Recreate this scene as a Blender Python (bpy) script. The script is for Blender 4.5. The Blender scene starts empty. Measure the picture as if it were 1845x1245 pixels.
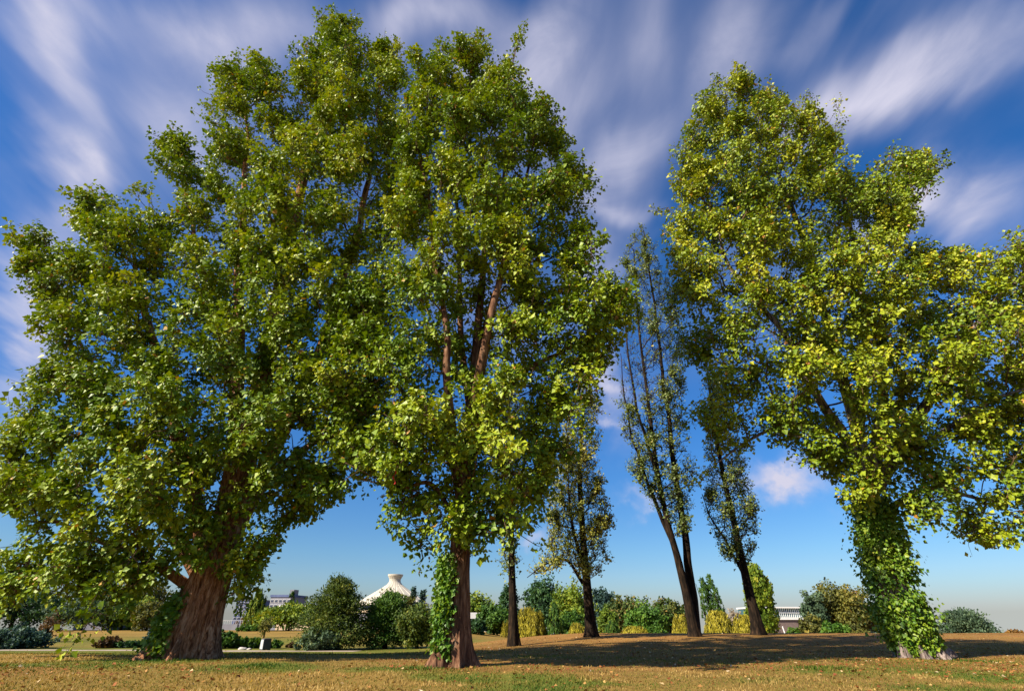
import bpy, math
import numpy as np
from mathutils import Vector

SC = bpy.context.scene
COL = SC.collection
R = np.random.default_rng(11)

# ------------------------------------------------------------------ camera
PITCH = math.radians(28.0); F = 935.0; CX, CY = 922.5, 622.5; EYE = 0.95
cp, sp = math.cos(PITCH), math.sin(PITCH)
cam_d = bpy.data.cameras.new('camera'); cam = bpy.data.objects.new('camera', cam_d); COL.objects.link(cam)
cam.location = (0, 0, EYE); cam.rotation_euler = (math.radians(90) + PITCH, 0, 0)
cam_d.sensor_width = 36.0; cam_d.lens = F / 1845 * 36.0; cam_d.clip_end = 5000; cam_d.clip_start = 0.05
SC.camera = cam

def ray(px, py):
    u = (np.asarray(px, float) - CX) / F; v = -(np.asarray(py, float) - CY) / F
    return np.stack([u + 0 * v, cp - v * sp + 0 * u, sp + v * cp + 0 * u], -1)
def pt(px, py, Y):
    d = ray(px, py)
    return d * (np.asarray(Y, float) / d[..., 1])[..., None] + np.array([0, 0, EYE])

# ------------------------------------------------------------------ numeric helpers
def _hash(ix, iy, iz, s):
    with np.errstate(over='ignore'):
        h = (ix.astype(np.uint32) * np.uint32(374761393) + iy.astype(np.uint32) * np.uint32(668265263)
             + iz.astype(np.uint32) * np.uint32(2147483647) + np.uint32(s * 144269 + 17))
        h = (h ^ (h >> np.uint32(13))) * np.uint32(1274126177)
        h = h ^ (h >> np.uint32(16))
    return h.astype(float) / 4294967295.0
def vnoise(p, seed=0):
    p = np.asarray(p, float); i = np.floor(p).astype(np.int64); f = p - i; f = f * f * (3 - 2 * f)
    i = i & 0xffff
    out = 0
    for dx in (0, 1):
        for dy in (0, 1):
            for dz in (0, 1):
                w = (f[..., 0] if dx else 1 - f[..., 0]) * (f[..., 1] if dy else 1 - f[..., 1]) * (f[..., 2] if dz else 1 - f[..., 2])
                out = out + w * _hash(i[..., 0] + dx, i[..., 1] + dy, i[..., 2] + dz, seed)
    return out
def fbm(p, seed=0, o=3):
    p = np.asarray(p, float); s = 0; a = 0.5; t = 0
    for k in range(o):
        s = s + a * vnoise(p * 2 ** k, seed + k * 7); t += a; a *= 0.5
    return s / t
def unit(v):
    return v / np.maximum(np.linalg.norm(v, axis=-1, keepdims=True), 1e-9)
def rvec(n, rng=None):
    return unit((rng or R).normal(size=(n, 3)))
def sstep(a, b, x):
    t = np.clip((x - a) / (b - a), 0, 1); return t * t * (3 - 2 * t)
def pinterp(x, xs, ys):
    x = np.asarray(x, float); xs = np.asarray(xs, float); ys = np.asarray(ys, float)
    k = np.clip(np.searchsorted(xs, x) - 1, 0, len(xs) - 2)
    d = np.gradient(ys, xs); h = xs[k + 1] - xs[k]; t = np.clip((x - xs[k]) / h, 0, 1)
    return ((2*t**3-3*t**2+1)*ys[k] + (t**3-2*t**2+t)*h*d[k] + (-2*t**3+3*t**2)*ys[k+1] + (t**3-t**2)*h*d[k+1])
def ground_h(x, y):
    x = np.asarray(x, float); y = np.asarray(y, float)
    yy = np.clip(y, -30, 2400)
    rt = pinterp(yy, [-30, 0, 18, 30, 34, 38, 46, 60, 90, 150, 400, 2400], [-.2, -.08, 0, .06, .2, .28, .05, -.9, -1.5, -2.6, -9, -62])
    lf = pinterp(yy, [-30, 0, 20, 28, 38, 60, 85, 120, 400, 2400], [-.2, -.08, 0, -.38, -.67, -.5, -.16, -.75, -6, -58])
    # right end of the mound falls off a little
    w = sstep(-7.5, 5.0, x)
    h = lf * (1 - w) + rt * w
    n = fbm(np.stack([x * .35, y * .35, 0 * x], -1), 3, 3) - .5
    return h + n * .10 * np.clip(1 - np.abs(y - 15) / 60, 0, 1)

# ------------------------------------------------------------------ object helpers
def tag(o, label, cat, group=None, kind=None):
    o['label'] = label; o['category'] = cat
    if group: o['group'] = group
    if kind: o['kind'] = kind
    return o
def thing(name, label, cat, loc, group=None):
    o = bpy.data.objects.new(name, None); COL.objects.link(o); o.location = loc; o.empty_display_size = .3
    return tag(o, label, cat, group)
def mesh_obj(name, verts, faces_flat, sizes, mat, parent=None, attrs=None, smooth=True, matidx=None, mats=None):
    """one mesh object from numpy arrays given in world space"""
    verts = np.asarray(verts, float)
    if parent is not None:
        verts = verts - np.array(parent['_w'] if '_w' in parent else parent.location)
    me = bpy.data.meshes.new(name)
    nf = len(sizes)
    me.vertices.add(len(verts)); me.vertices.foreach_set('co', verts.astype(np.float32).ravel())
    ff = np.asarray(faces_flat, np.int32).ravel()
    me.loops.add(len(ff)); me.loops.foreach_set('vertex_index', ff)
    st = np.concatenate([[0], np.cumsum(sizes)[:-1]]).astype(np.int32)
    me.polygons.add(nf); me.polygons.foreach_set('loop_start', st); me.polygons.foreach_set('loop_total', np.asarray(sizes, np.int32))
    me.polygons.foreach_set('use_smooth', np.full(nf, bool(smooth)))
    for m in (mats or [mat]): me.materials.append(m)
    if matidx is not None: me.polygons.foreach_set('material_index', np.asarray(matidx, np.int32))
    for k, a in (attrs or {}).items():
        at = me.attributes.new(k, 'FLOAT', 'POINT'); at.data.foreach_set('value', np.asarray(a, np.float32))
    me.update(calc_edges=True); me.validate()
    o = bpy.data.objects.new(name, me); COL.objects.link(o)
    if parent is not None: o.parent = parent
    return o

class MB:
    """collects polygons"""
    def __init__(s): s.v = []; s.f = []; s.n = 0; s.a = []
    def add(s, v, f, a=None):
        v = np.asarray(v, float); s.v.append(v)
        s.f += [[i + s.n for i in q] for q in f]; s.n += len(v)
    def box(s, c, size, rz=0.0):
        x, y, z = np.array(size) / 2
        v = np.array([[a, b, d] for a in (-x, x) for b in (-y, y) for d in (-z, z)])
        cr, sr = math.cos(rz), math.sin(rz)
        v = np.stack([v[:, 0]*cr - v[:, 1]*sr, v[:, 0]*sr + v[:, 1]*cr, v[:, 2]], -1) + np.array(c)
        s.add(v, [(0,1,3,2), (4,6,7,5), (0,4,5,1), (2,3,7,6), (0,2,6,4), (1,5,7,3)])
        return s
    def tube(s, P, r, n=8, disp=None, cap=True):
        v, f = tube_arrays(P, r, n, disp); s.add(v, f.tolist())
        if cap:
            m = len(P)
            s.f.append([s.n - n + i for i in range(n)])
        return s
    def build(s, name, mat, parent=None, smooth=False):
        v = np.concatenate(s.v); fl = [i for q in s.f for i in q]
        return mesh_obj(name, v, fl, [len(q) for q in s.f], mat, parent, smooth=smooth)

def catmull(P, n):
    P = np.asarray(P, float)
    if len(P) < 3:
        t = np.linspace(0, 1, n)[:, None]; return P[0] * (1 - t) + P[-1] * t
    Q = np.concatenate([[2*P[0]-P[1]], P, [2*P[-1]-P[-2]]])
    t = np.linspace(0, len(P) - 1 - 1e-9, n); k = t.astype(int); u = (t - k)[:, None]
    a, b, c, d = Q[k], Q[k+1], Q[k+2], Q[k+3]
    return .5*((2*b) + (-a+c)*u + (2*a-5*b+4*c-d)*u**2 + (-a+3*b-3*c+d)*u**3)
def frames(P):
    T = unit(np.gradient(P, axis=0)); up = np.array([0.0, 1, 0]) if abs(T[0][1]) < .9 else np.array([1.0, 0, 0])
    N = np.zeros_like(P); B = np.zeros_like(P)
    n = up - T[0] * np.dot(up, T[0]); n /= np.linalg.norm(n)
    for i in range(len(P)):
        n = n - T[i] * np.dot(n, T[i]); n /= max(np.linalg.norm(n), 1e-9); N[i] = n; B[i] = np.cross(T[i], n)
    return T, N, B
def tube_arrays(P, r, n, disp=None):
    P = np.asarray(P, float); r = np.broadcast_to(np.asarray(r, float), (len(P),))
    T, N, B = frames(P); th = np.linspace(0, 2*np.pi, n, endpoint=False)
    rr = np.broadcast_to(r[:, None], (len(P), n)).copy()
    D = N[:, None] * np.cos(th)[None, :, None] + B[:, None] * np.sin(th)[None, :, None]
    if disp is not None: rr = disp(rr, D, P, th)
    V = P[:, None] + D * rr[..., None]
    i = np.arange(len(P) - 1)[:, None] * n; j = np.arange(n)[None]; j2 = (j + 1) % n
    f = np.stack([i + j, i + j2, i + n + j2, i + n + j], -1).reshape(-1, 4)
    return V.reshape(-1, 3), f

def multi_tubes(paths, name, mat, parent, n=5):
    """many thin tubes (list of (P, r)) into one mesh"""
    vs = []; fs = []; k = 0
    for P, r in paths:
        v, f = tube_arrays(P, r, n); vs.append(v); fs.append(f + k); k += len(v)
    v = np.concatenate(vs); f = np.concatenate(fs)
    return mesh_obj(name, v, f.ravel(), np.full(len(f), 4), mat, parent)

def leaves_obj(name, pos, axis, nrm, L, tint, mat, parent=None, width=.46, fold=.12, wpos=.36):
    n = len(pos); axis = unit(axis); nrm = unit(nrm - axis * np.sum(nrm * axis, -1, keepdims=True))
    side = np.cross(axis, nrm); L = np.broadcast_to(L, (n,))[:, None]
    b = pos; t = pos + axis * L
    l = pos + axis * L * wpos + side * L * width + nrm * L * fold
    r = pos + axis * L * wpos - side * L * width + nrm * L * fold
    V = np.stack([b, r, t, l], 1).reshape(-1, 3)
    q = np.arange(n)[:, None] * 4
    f = np.concatenate([q + [0, 1, 2], q + [0, 2, 3]], 1).reshape(-1)
    return mesh_obj(name, V, f, np.full(2 * n, 3), mat, parent, {'tint': np.repeat(tint, 4)}, smooth=False)

# ------------------------------------------------------------------ materials
def new_mat(name):
    m = bpy.data.materials.new(name); m.use_nodes = True; nt = m.node_tree; nt.nodes.clear()
    return m, nt, nt.nodes, nt.links
def N(nt, t, **kw):
    n = nt.nodes.new(t)
    for k, v in kw.items(): setattr(n, k, v)
    return n
def ramp(nt, stops, fac):
    r = nt.nodes.new('ShaderNodeValToRGB'); e = r.color_ramp.elements
    while len(e) < len(stops): e.new(.5)
    for el, (p, c) in zip(e, stops): el.position = p; el.color = (*c, 1)
    nt.links.new(fac, r.inputs[0]); return r.outputs[0]
def leaf_mat(name, stops, transl=.3, rough=.42, spec=.5):
    m, nt, nd, lk = new_mat(name)
    a = N(nt, 'ShaderNodeAttribute', attribute_name='tint')
    c = ramp(nt, stops, a.outputs['Fac'])
    p = N(nt, 'ShaderNodeBsdfPrincipled'); p.inputs['Roughness'].default_value = rough
    p.inputs['Specular IOR Level'].default_value = spec
    lk.new(c, p.inputs['Base Color'])
    tr = N(nt, 'ShaderNodeBsdfTranslucent')
    mul = N(nt, 'ShaderNodeMix', data_type='RGBA', blend_type='MULTIPLY'); mul.inputs[0].default_value = 1
    lk.new(c, mul.inputs[6]); mul.inputs[7].default_value = (1.6, 1.5, .5, 1); lk.new(mul.outputs[2], tr.inputs[0])
    mx = N(nt, 'ShaderNodeMixShader'); mx.inputs[0].default_value = transl
    lk.new(p.outputs[0], mx.inputs[1]); lk.new(tr.outputs[0], mx.inputs[2])
    o = N(nt, 'ShaderNodeOutputMaterial'); lk.new(mx.outputs[0], o.inputs[0])
    return m
def noise_mat(name, stops, scale=(1, 1, 1), nscale=4, detail=8, rough=.9, bump=.3, bdist=.05, spec=.2, distortion=0, roughness=.6):
    m, nt, nd, lk = new_mat(name)
    tc = N(nt, 'ShaderNodeTexCoord'); mp = N(nt, 'ShaderNodeMapping'); mp.inputs['Scale'].default_value = scale
    lk.new(tc.outputs['Object'], mp.inputs[0])
    nz = N(nt, 'ShaderNodeTexNoise'); nz.inputs['Scale'].default_value = nscale; nz.inputs['Detail'].default_value = detail
    nz.inputs['Roughness'].default_value = roughness; nz.inputs['Distortion'].default_value = distortion
    lk.new(mp.outputs[0], nz.inputs['Vector'])
    c = ramp(nt, stops, nz.outputs['Fac'])
    p = N(nt, 'ShaderNodeBsdfPrincipled'); p.inputs['Roughness'].default_value = rough; p.inputs['Specular IOR Level'].default_value = spec
    lk.new(c, p.inputs['Base Color'])
    if bump:
        b = N(nt, 'ShaderNodeBump'); b.inputs['Strength'].default_value = bump; b.inputs['Distance'].default_value = bdist
        lk.new(nz.outputs['Fac'], b.inputs['Height']); lk.new(b.outputs[0], p.inputs['Normal'])
    o = N(nt, 'ShaderNodeOutputMaterial'); lk.new(p.outputs[0], o.inputs[0])
    return m

POP = [(0, (.028, .062, .004)), (.35, (.110, .190, .006)), (.6, (.235, .300, .008)), (.84, (.420, .400, .016)), (1, (.36, .16, .03))]
M = {}
M['poplar'] = leaf_mat('poplar_leaf', POP, .13, .5, .32)
M['poplar_gold'] = leaf_mat('poplar_leaf_gold', [(0, (.030, .060, .006)), (.35, (.112, .182, .006)), (.6, (.262, .310, .009)), (.84, (.45, .41, .018)), (1, (.40, .17, .03))], .13, .5, .32)
M['thin'] = leaf_mat('thin_poplar_leaf', [(0, (.038, .066, .020)), (.4, (.115, .160, .032)), (.75, (.25, .28, .040)), (1, (.42, .34, .05))], .25, .45, .4)
M['ivy'] = leaf_mat('ivy_leaf', [(0, (.02, .06, .006)), (.4, (.075, .17, .008)), (.8, (.22, .29, .015)), (1, (.36, .32, .03))], .2, .5, .45)
def bgl(name, a, b, c, d, tr=.2): M[name] = leaf_mat(name + '_leaf', [(0, a), (.4, b), (.75, c), (1, d)], tr, .6, .25)
bgl('green', (0.016, 0.046, 0.010), (0.046, 0.111, 0.013), (0.098, 0.176, 0.019), (0.169, 0.234, 0.026))
bgl('mixed', (0.018, 0.042, 0.009), (0.065, 0.104, 0.016), (0.137, 0.163, 0.023), (0.247, 0.234, 0.039))
bgl('dark', (0.012, 0.032, 0.014), (0.026, 0.070, 0.022), (0.051, 0.116, 0.029), (0.087, 0.160, 0.043))
bgl('bright', (.022, .060, .008), (.055, .130, .012), (.10, .19, .018), (.19, .26, .03))
bgl('yellowgreen', (0.039, 0.078, 0.008), (0.117, 0.182, 0.013), (0.221, 0.260, 0.019), (0.364, 0.312, 0.026))
bgl('olive', (0.039, 0.046, 0.013), (0.104, 0.111, 0.018), (0.182, 0.163, 0.026), (0.312, 0.221, 0.039))
bgl('brown', (.04, .025, .012), (.09, .05, .02), (.15, .08, .03), (.22, .13, .04))
bgl('orange', (.06, .035, .01), (.18, .09, .015), (.30, .15, .02), (.38, .22, .03))
bgl('willow', (.09, .085, .008), (.26, .225, .014), (.42, .36, .03), (.56, .49, .08))
bgl('blue', (0.014, 0.032, 0.032), (0.032, 0.072, 0.058), (0.065, 0.123, 0.087), (0.116, 0.174, 0.116))
bgl('greygreen', (0.026, 0.052, 0.029), (0.065, 0.111, 0.058), (0.117, 0.169, 0.085), (0.169, 0.208, 0.104))
bgl('dry', (.18, .14, .10), (.26, .21, .15), (.34, .27, .19), (.42, .34, .24))
bgl('darkred', (0.019, 0.042, 0.010), (0.058, 0.098, 0.016), (0.143, 0.130, 0.026), (0.312, 0.117, 0.033))

M['bark_red'] = noise_mat('furrowed_bark', [(.32, (.016, .007, .004)), (.42, (.17, .066, .030)), (.53, (.42, .20, .10)), (.70, (.60, .42, .28))], (1, 1, .20), 12, 10, .92, 1.0, .12, .10, 1.0, .68)
M['bark_brown'] = noise_mat('brown_bark', [(.3, (.016, .008, .006)), (.45, (.10, .045, .024)), (.58, (.22, .115, .062)), (.75, (.38, .26, .17))], (1, 1, .2), 10, 8, .9, .8, .05, .15, .4)
M['bark_grey'] = noise_mat('grey_bark', [(.34, (.03, .022, .02)), (.47, (.15, .115, .10)), (.58, (.30, .24, .21)), (.74, (.46, .38, .34))], (1, 1, .14), 11, 8, .9, 1.0, .10, .12, .6)
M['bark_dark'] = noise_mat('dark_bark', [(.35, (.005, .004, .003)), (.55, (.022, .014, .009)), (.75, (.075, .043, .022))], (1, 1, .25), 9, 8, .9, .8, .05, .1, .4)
M['branch'] = noise_mat('branch_bark', [(.3, (.035, .022, .014)), (.55, (.11, .065, .036)), (.8, (.22, .14, .08))], (1, 1, .4), 8, 6, .85, .3, .02, .2)
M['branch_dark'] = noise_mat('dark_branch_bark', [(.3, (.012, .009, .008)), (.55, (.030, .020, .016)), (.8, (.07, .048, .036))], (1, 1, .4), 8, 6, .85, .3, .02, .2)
M['concrete_white'] = noise_mat('white_concrete', [(.3, (.40, .36, .29)), (.7, (.52, .475, .39))], (1, 1, .3), .6, 6, .8, .05, .02)
M['concrete_tan'] = noise_mat('tan_concrete', [(.3, (.40, .30, .19)), (.7, (.52, .40, .27))], (1, 1, .3), .5, 6, .9, .05, .02)
M['concrete_grey'] = noise_mat('grey_concrete', [(.3, (.16, .16, .19)), (.7, (.24, .24, .27))], (1, 1, .3), .5, 6, .9, .05, .02)
M['concrete_blue'] = noise_mat('blue_grey_concrete', [(.3, (.07, .095, .19)), (.7, (.12, .15, .27))], (1, 1, .3), .5, 6, .9, .05, .02)
M['pebble'] = noise_mat('pebbled_wall', [(.3, (.13, .095, .085)), (.55, (.21, .155, .14)), (.75, (.32, .25, .22))], (1, 1, 1), 3.5, 10, .95, .3, .05, .1, 0, .8)
M['white'] = noise_mat('white_paint', [(.3, (.74, .73, .70)), (.7, (.84, .83, .80))], (1, 1, 1), 1, 4, .6, .03, .01)
M['glass'] = noise_mat('dark_glass', [(.3, (.03, .08, .10)), (.7, (.06, .14, .16))], (1, 1, 1), .4, 2, .12, 0, .01, .6)
M['window_dark'] = noise_mat('dark_window', [(.3, (.025, .03, .05)), (.7, (.06, .07, .11))], (1, 1, 1), .4, 2, .2, 0, .01, .5)  # plain dark tone for window panes and one house wall
M['metal_dark'] = noise_mat('dark_metal', [(.3, (.02, .02, .025)), (.7, (.05, .05, .06))], (1, 1, 1), 3, 4, .5, .05, .01, .4)
M['metal_pale'] = noise_mat('pale_metal', [(.3, (.36, .35, .36)), (.7, (.50, .49, .50))], (1, 1, 1), 3, 4, .5, .05, .01, .4)
M['rock'] = noise_mat('pale_rock', [(.3, (.30, .27, .24)), (.7, (.50, .46, .42))], (1, 1, 1), 5, 6, .9, .5, .03)
M['red'] = noise_mat('red_strip', [(.3, (.30, .02, .015)), (.7, (.42, .035, .02))], (1, 1, 1), 5, 3, .8, .1, .01)  # colour of the hanging strip that stands for dead leaves

def ground_mat():
    m, nt, nd, lk = new_mat('dry_grass_ground')
    tc = N(nt, 'ShaderNodeTexCoord')
    def noise(scale, detail=6, rough=.6, dist=0, mscale=None):
        src = tc.outputs['Object']
        if mscale:
            mp = N(nt, 'ShaderNodeMapping'); mp.inputs['Scale'].default_value = mscale; lk.new(src, mp.inputs[0]); src = mp.outputs[0]
        n = N(nt, 'ShaderNodeTexNoise'); n.inputs['Scale'].default_value = scale; n.inputs['Detail'].default_value = detail
        n.inputs['Roughness'].default_value = rough; n.inputs['Distortion'].default_value = dist; lk.new(src, n.inputs['Vector']); return n.outputs['Fac']
    fine = noise(14, 8, .75)
    straw = ramp(nt, [(.28, (.085, .048, .014)), (.45, (.20, .120, .030)), (.6, (.31, .20, .055)), (.8, (.46, .34, .13))], fine)
    green = ramp(nt, [(.25, (.05, .055, .010)), (.5, (.13, .135, .022)), (.75, (.24, .22, .045))], fine)
    litter = ramp(nt, [(.3, (.085, .040, .012)), (.5, (.25, .125, .035)), (.75, (.50, .31, .10))], fine)
    big = noise(.16, 5, .6, .3)
    mid = noise(.5, 6, .65, .5)
    def mix(a, b, fac):
        x = N(nt, 'ShaderNodeMix', data_type='RGBA'); lk.new(fac, x.inputs[0]); lk.new(a, x.inputs[6]); lk.new(b, x.inputs[7]); return x.outputs[2]
    def mr(v, a, b):
        x = N(nt, 'ShaderNodeMapRange'); x.interpolation_type = 'SMOOTHSTEP'; lk.new(v, x.inputs[0]); x.inputs[1].default_value = a; x.inputs[2].default_value = b; return x.outputs[0]
    ga = N(nt, 'ShaderNodeAttribute', attribute_name='green'); la = N(nt, 'ShaderNodeAttribute', attribute_name='litter')
    def mulsum(attr, nz, k):
        x = N(nt, 'ShaderNodeMath', operation='MULTIPLY_ADD'); lk.new(nz, x.inputs[0]); x.inputs[1].default_value = k; lk.new(attr, x.inputs[2]); return x.outputs[0]
    c = mix(straw, green, mr(mulsum(ga.outputs['Fac'], mid, .9), .55, 1.0))
    c = mix(c, litter, mr(mulsum(la.outputs['Fac'], mid, 1.0), .65, 1.1))
    var = ramp(nt, [(.30, (.62, .66, .60)), (.5, (.92, .94, .86)), (.7, (1.2, 1.14, 1.08))], noise(.11, 7, .68, .6, (1, 1.6, 1)))
    mu = N(nt, 'ShaderNodeMix', data_type='RGBA', blend_type='MULTIPLY'); mu.inputs[0].default_value = 1; lk.new(c, mu.inputs[6]); lk.new(var, mu.inputs[7]); c = mu.outputs[2]
    p = N(nt, 'ShaderNodeBsdfPrincipled'); p.inputs['Roughness'].default_value = 1; p.inputs['Specular IOR Level'].default_value = .1
    lk.new(c, p.inputs['Base Color'])
    b = N(nt, 'ShaderNodeBump'); b.inputs['Strength'].default_value = .6; b.inputs['Distance'].default_value = .05; lk.new(fine, b.inputs['Height']); lk.new(b.outputs[0], p.inputs['Normal'])
    o = N(nt, 'ShaderNodeOutputMaterial'); lk.new(p.outputs[0], o.inputs[0])
    return m
M['ground'] = ground_mat()
M['path'] = noise_mat('pale_gravel', [(.3, (.27, .21, .15)), (.7, (.42, .34, .26))], (1, 1, 1), 6, 6, .95, .2, .02)
M['grass'] = leaf_mat('grass_blade', [(0, (.035, .085, .006)), (.3, (.11, .13, .015)), (.6, (.235, .155, .040)), (1, (.42, .29, .10))], .25, .7, .2)
M['litter'] = leaf_mat('fallen_leaf', [(0, (.14, .035, .012)), (.35, (.26, .09, .025)), (.7, (.42, .26, .08)), (1, (.62, .52, .36))], .1, .7, .2)

# ------------------------------------------------------------------ ground
def axis_pts(segs):
    out = []
    for a, b, d in segs: out.append(np.arange(a, b, d))
    return np.concatenate(out + [[segs[-1][1]]])
gx = axis_pts([(-1500, -300, 60), (-300, -60, 6), (-60, -24, .8), (-24, 34, .3), (34, 70, 1), (70, 300, 6), (300, 1500, 60)])
gy = axis_pts([(-120, 4, 4), (4, 40, .3), (40, 70, .8), (70, 160, 2), (160, 400, 20), (400, 2400, 100)])
X, Yg = np.meshgrid(gx, gy); Z = ground_h(X, Yg)
def green_amt(x, y):
    left = sstep(0, -8, x) * sstep(17, 24, y) * sstep(60, 30, y)
    far = sstep(2, -4, x) * sstep(40, 50, y) * (.42 - .36 * sstep(52, 75, y))
    nz = fbm(np.stack([x * .22, y * .3, 0 * x], -1), 21, 3)
    near = -.05 + .75 * sstep(.48, .70, nz)
    crest = .12 * sstep(-2, 6, x) * sstep(12, 6, np.abs(y - 30))
    for (bx, by, br) in ((-9.0, 15.6, 1.9), (-2.0, 13.4, .9), (12.6, 16.6, 1.1), (-11.5, 12.4, 1.3), (7.2, 14.0, 1.4), (13.8, 12.6, 1.2), (-5.5, 13.2, 1.2)):
        near = np.maximum(near, 1.0 * np.exp(-((x - bx) ** 2 + (y - by) ** 2) / br ** 2))
    return np.maximum(np.maximum(left * .75, far), np.maximum(near * sstep(26, 18, y), crest))
def litter_amt(x, y):
    nz = fbm(np.stack([x * .18 + 5, y * .25, 0 * x], -1), 31, 3)
    mound = sstep(-6, -1, x) * sstep(10, 15, y) * sstep(52, 40, y) * (.42 + .5 * sstep(.42, .68, nz))
    crest = .55 * sstep(9, 14, x) * sstep(5, 1.5, np.abs(y - 36))
    for (bx, by, br) in ((-10.6, 12.0, 1.3), (9, 16, 1.6), (2.5, 14.5, 1.3), (13, 15.2, 1.5)):
        mound = np.maximum(mound, .75 * np.exp(-((x - bx) ** 2 / (2.2 * br) ** 2 + (y - by) ** 2 / br ** 2)))
    return np.maximum(mound, crest)
nx = len(gx); i = np.arange(len(gy) - 1)[:, None] * nx; j = np.arange(nx - 1)[None]
gf = np.stack([i + j, i + j + 1, i + nx + j + 1, i + nx + j], -1).reshape(-1, 4)
g = mesh_obj('ground', np.stack([X, Yg, Z], -1).reshape(-1, 3), gf.ravel(), np.full(len(gf), 4), M['ground'],
             attrs={'green': green_amt(X, Yg).ravel(), 'litter': litter_amt(X, Yg).ravel()})
g['kind'] = 'structure'

# path across the left lawn
px_ = np.linspace(-70, -9.5, 180); cyl = 38.6 + .5 * np.sin(px_ * .11) + sstep(-26, -9, px_) * -1.2
rows = []
for k in np.linspace(-1, 1, 7):
    y = cyl + k * 1.15; rows.append(np.stack([px_, y, ground_h(px_, y) + .012], -1))
V = np.concatenate(rows); n = len(px_); i = np.arange(6)[:, None] * n; j = np.arange(n - 1)[None]
pf = np.stack([i + j, i + j + 1, i + n + j + 1, i + n + j], -1).reshape(-1, 4)
o = mesh_obj('path', V, pf.ravel(), np.full(len(pf), 4), M['path']); o['kind'] = 'structure'

# ------------------------------------------------------------------ grass and fallen leaves (stuff)
def frustum_pts(n, y0, y1, power=1.6):
    y = y0 + (y1 - y0) * R.random(n) ** power
    x = (R.random(n) * 2 - 1) * (y * .88 + 1.5)
    return x, y
n = 170000
x, y = frustum_pts(n, 8.6, 30, 1.5); gr = green_amt(x, y); z = ground_h(x, y)
keep = R.random(n) < (.55 + .45 * gr) * (1 - .4 * np.clip(litter_amt(x, y), 0, 1)); x, y, z, gr = x[keep], y[keep], z[keep], gr[keep]; n = len(x)
tall = .028 + .03 * R.random(n) + .16 * np.clip(gr - .72, 0, 1)
ax = unit(np.stack([R.normal(size=n) * .5, R.normal(size=n) * .5, np.ones(n)], -1)); a = R.random(n) * 6.283
nn = np.stack([np.cos(a), np.sin(a), 0 * a], -1)
pn = fbm(np.stack([x * 1.1, y * 1.6, 0 * x], -1), 61, 3)
tint = np.clip(.62 - .60 * gr + R.normal(size=n) * .15 + 1.1 * (pn - .5), 0, 1); tall = tall * (.55 + .9 * pn)
o = leaves_obj('grass', np.stack([x, y, z - .004], -1), ax, nn, tall, tint, M['grass'], width=.17, fold=0, wpos=.25); o['kind'] = 'stuff'
tag(o, 'short dry grass with greener tufts covering the park lawn', 'grass', kind='stuff')
n = 16000
x, y = frustum_pts(n, 8.6, 40, 1.25)
la = litter_amt(x, y); cl = fbm(np.stack([x * .9, y * .9, 0 * x], -1), 41, 3)
w = (.12 + la) * sstep(.35, .65, cl) + .9 * np.exp(-((x - 13) ** 2 + (y - 15.0) ** 2) / 14) + .25 * np.exp(-((x + 9) ** 2 + (y - 12) ** 2) / 6) 
keep = R.random(n) < w * 1.3; x, y = x[keep], y[keep]; n = len(x); z = ground_h(x, y)
a = R.random(n) * 6.283; ax = np.stack([np.cos(a), np.sin(a), R.normal(size=n) * .25], -1); nn = np.stack([R.normal(size=n) * .45, R.normal(size=n) * .45, np.ones(n)], -1)
o = leaves_obj('fallen_leaves', np.stack([x, y, z + .012], -1), ax, nn, .045 + .06 * R.random(n), np.clip(R.beta(1.1, 2.0, n), 0, 1), M['litter'], width=.42, fold=.12); o['kind'] = 'stuff'
tag(o, 'scattered red, tan and white fallen leaves on the dry grass', 'fallen leaves', kind='stuff')

# ------------------------------------------------------------------ big trees
def in_poly(P, poly):
    x, y = P[:, 0], P[:, 1]; ins = np.zeros(len(P), bool); q = np.roll(poly, 1, 0)
    for (x1, y1), (x2, y2) in zip(poly, q):
        c = ((y1 > y) != (y2 > y)); ins ^= c & (x < (x2 - x1) * (y - y1) / (y2 - y1 + 1e-12) + x1)
    return ins
def poly_dist(P, poly):
    d = np.full(len(P), 1e9); q = np.roll(poly, 1, 0)
    for a, b in zip(poly, q):
        ab = b - a; t = np.clip(((P - a) @ ab) / (ab @ ab + 1e-9), 0, 1); d = np.minimum(d, np.linalg.norm(P - a - t[:, None] * ab, axis=1))
    return d

def bark_disp(seed, amp, flare, base, nroots, fl_h=.5, ridges=12, lobe=0.0):
    def f(rr, D, P, th):
        h = np.maximum(P[:, 2] - base, 0)[:, None]
        fl = 1 + flare * np.exp(-h / fl_h) * (.55 + .45 * np.cos(nroots * th[None] + seed + .8 * np.sin(2 * th[None])))
        q = np.stack([np.cos(th)[None] * ridges * .5 + 0 * h, np.sin(th)[None] * ridges * .5 + 0 * h, h * .42 + 0 * th[None]], -1)
        w = fbm(q * .35, seed + 3, 2)[..., None] * np.array([2.0, 2.0, 0])
        rn = 1 - np.abs(2 * fbm(q + w, seed, 3) - 1) * 2.6
        big = fbm(q * .3, seed + 9, 2) - .5
        fl = fl + lobe * np.exp(-h / .7) * np.maximum(-D[..., 0], 0) ** 1.5
        return rr * fl * (1 + amp * (rn - .6) + amp * 1.6 * big)
    return f

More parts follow.
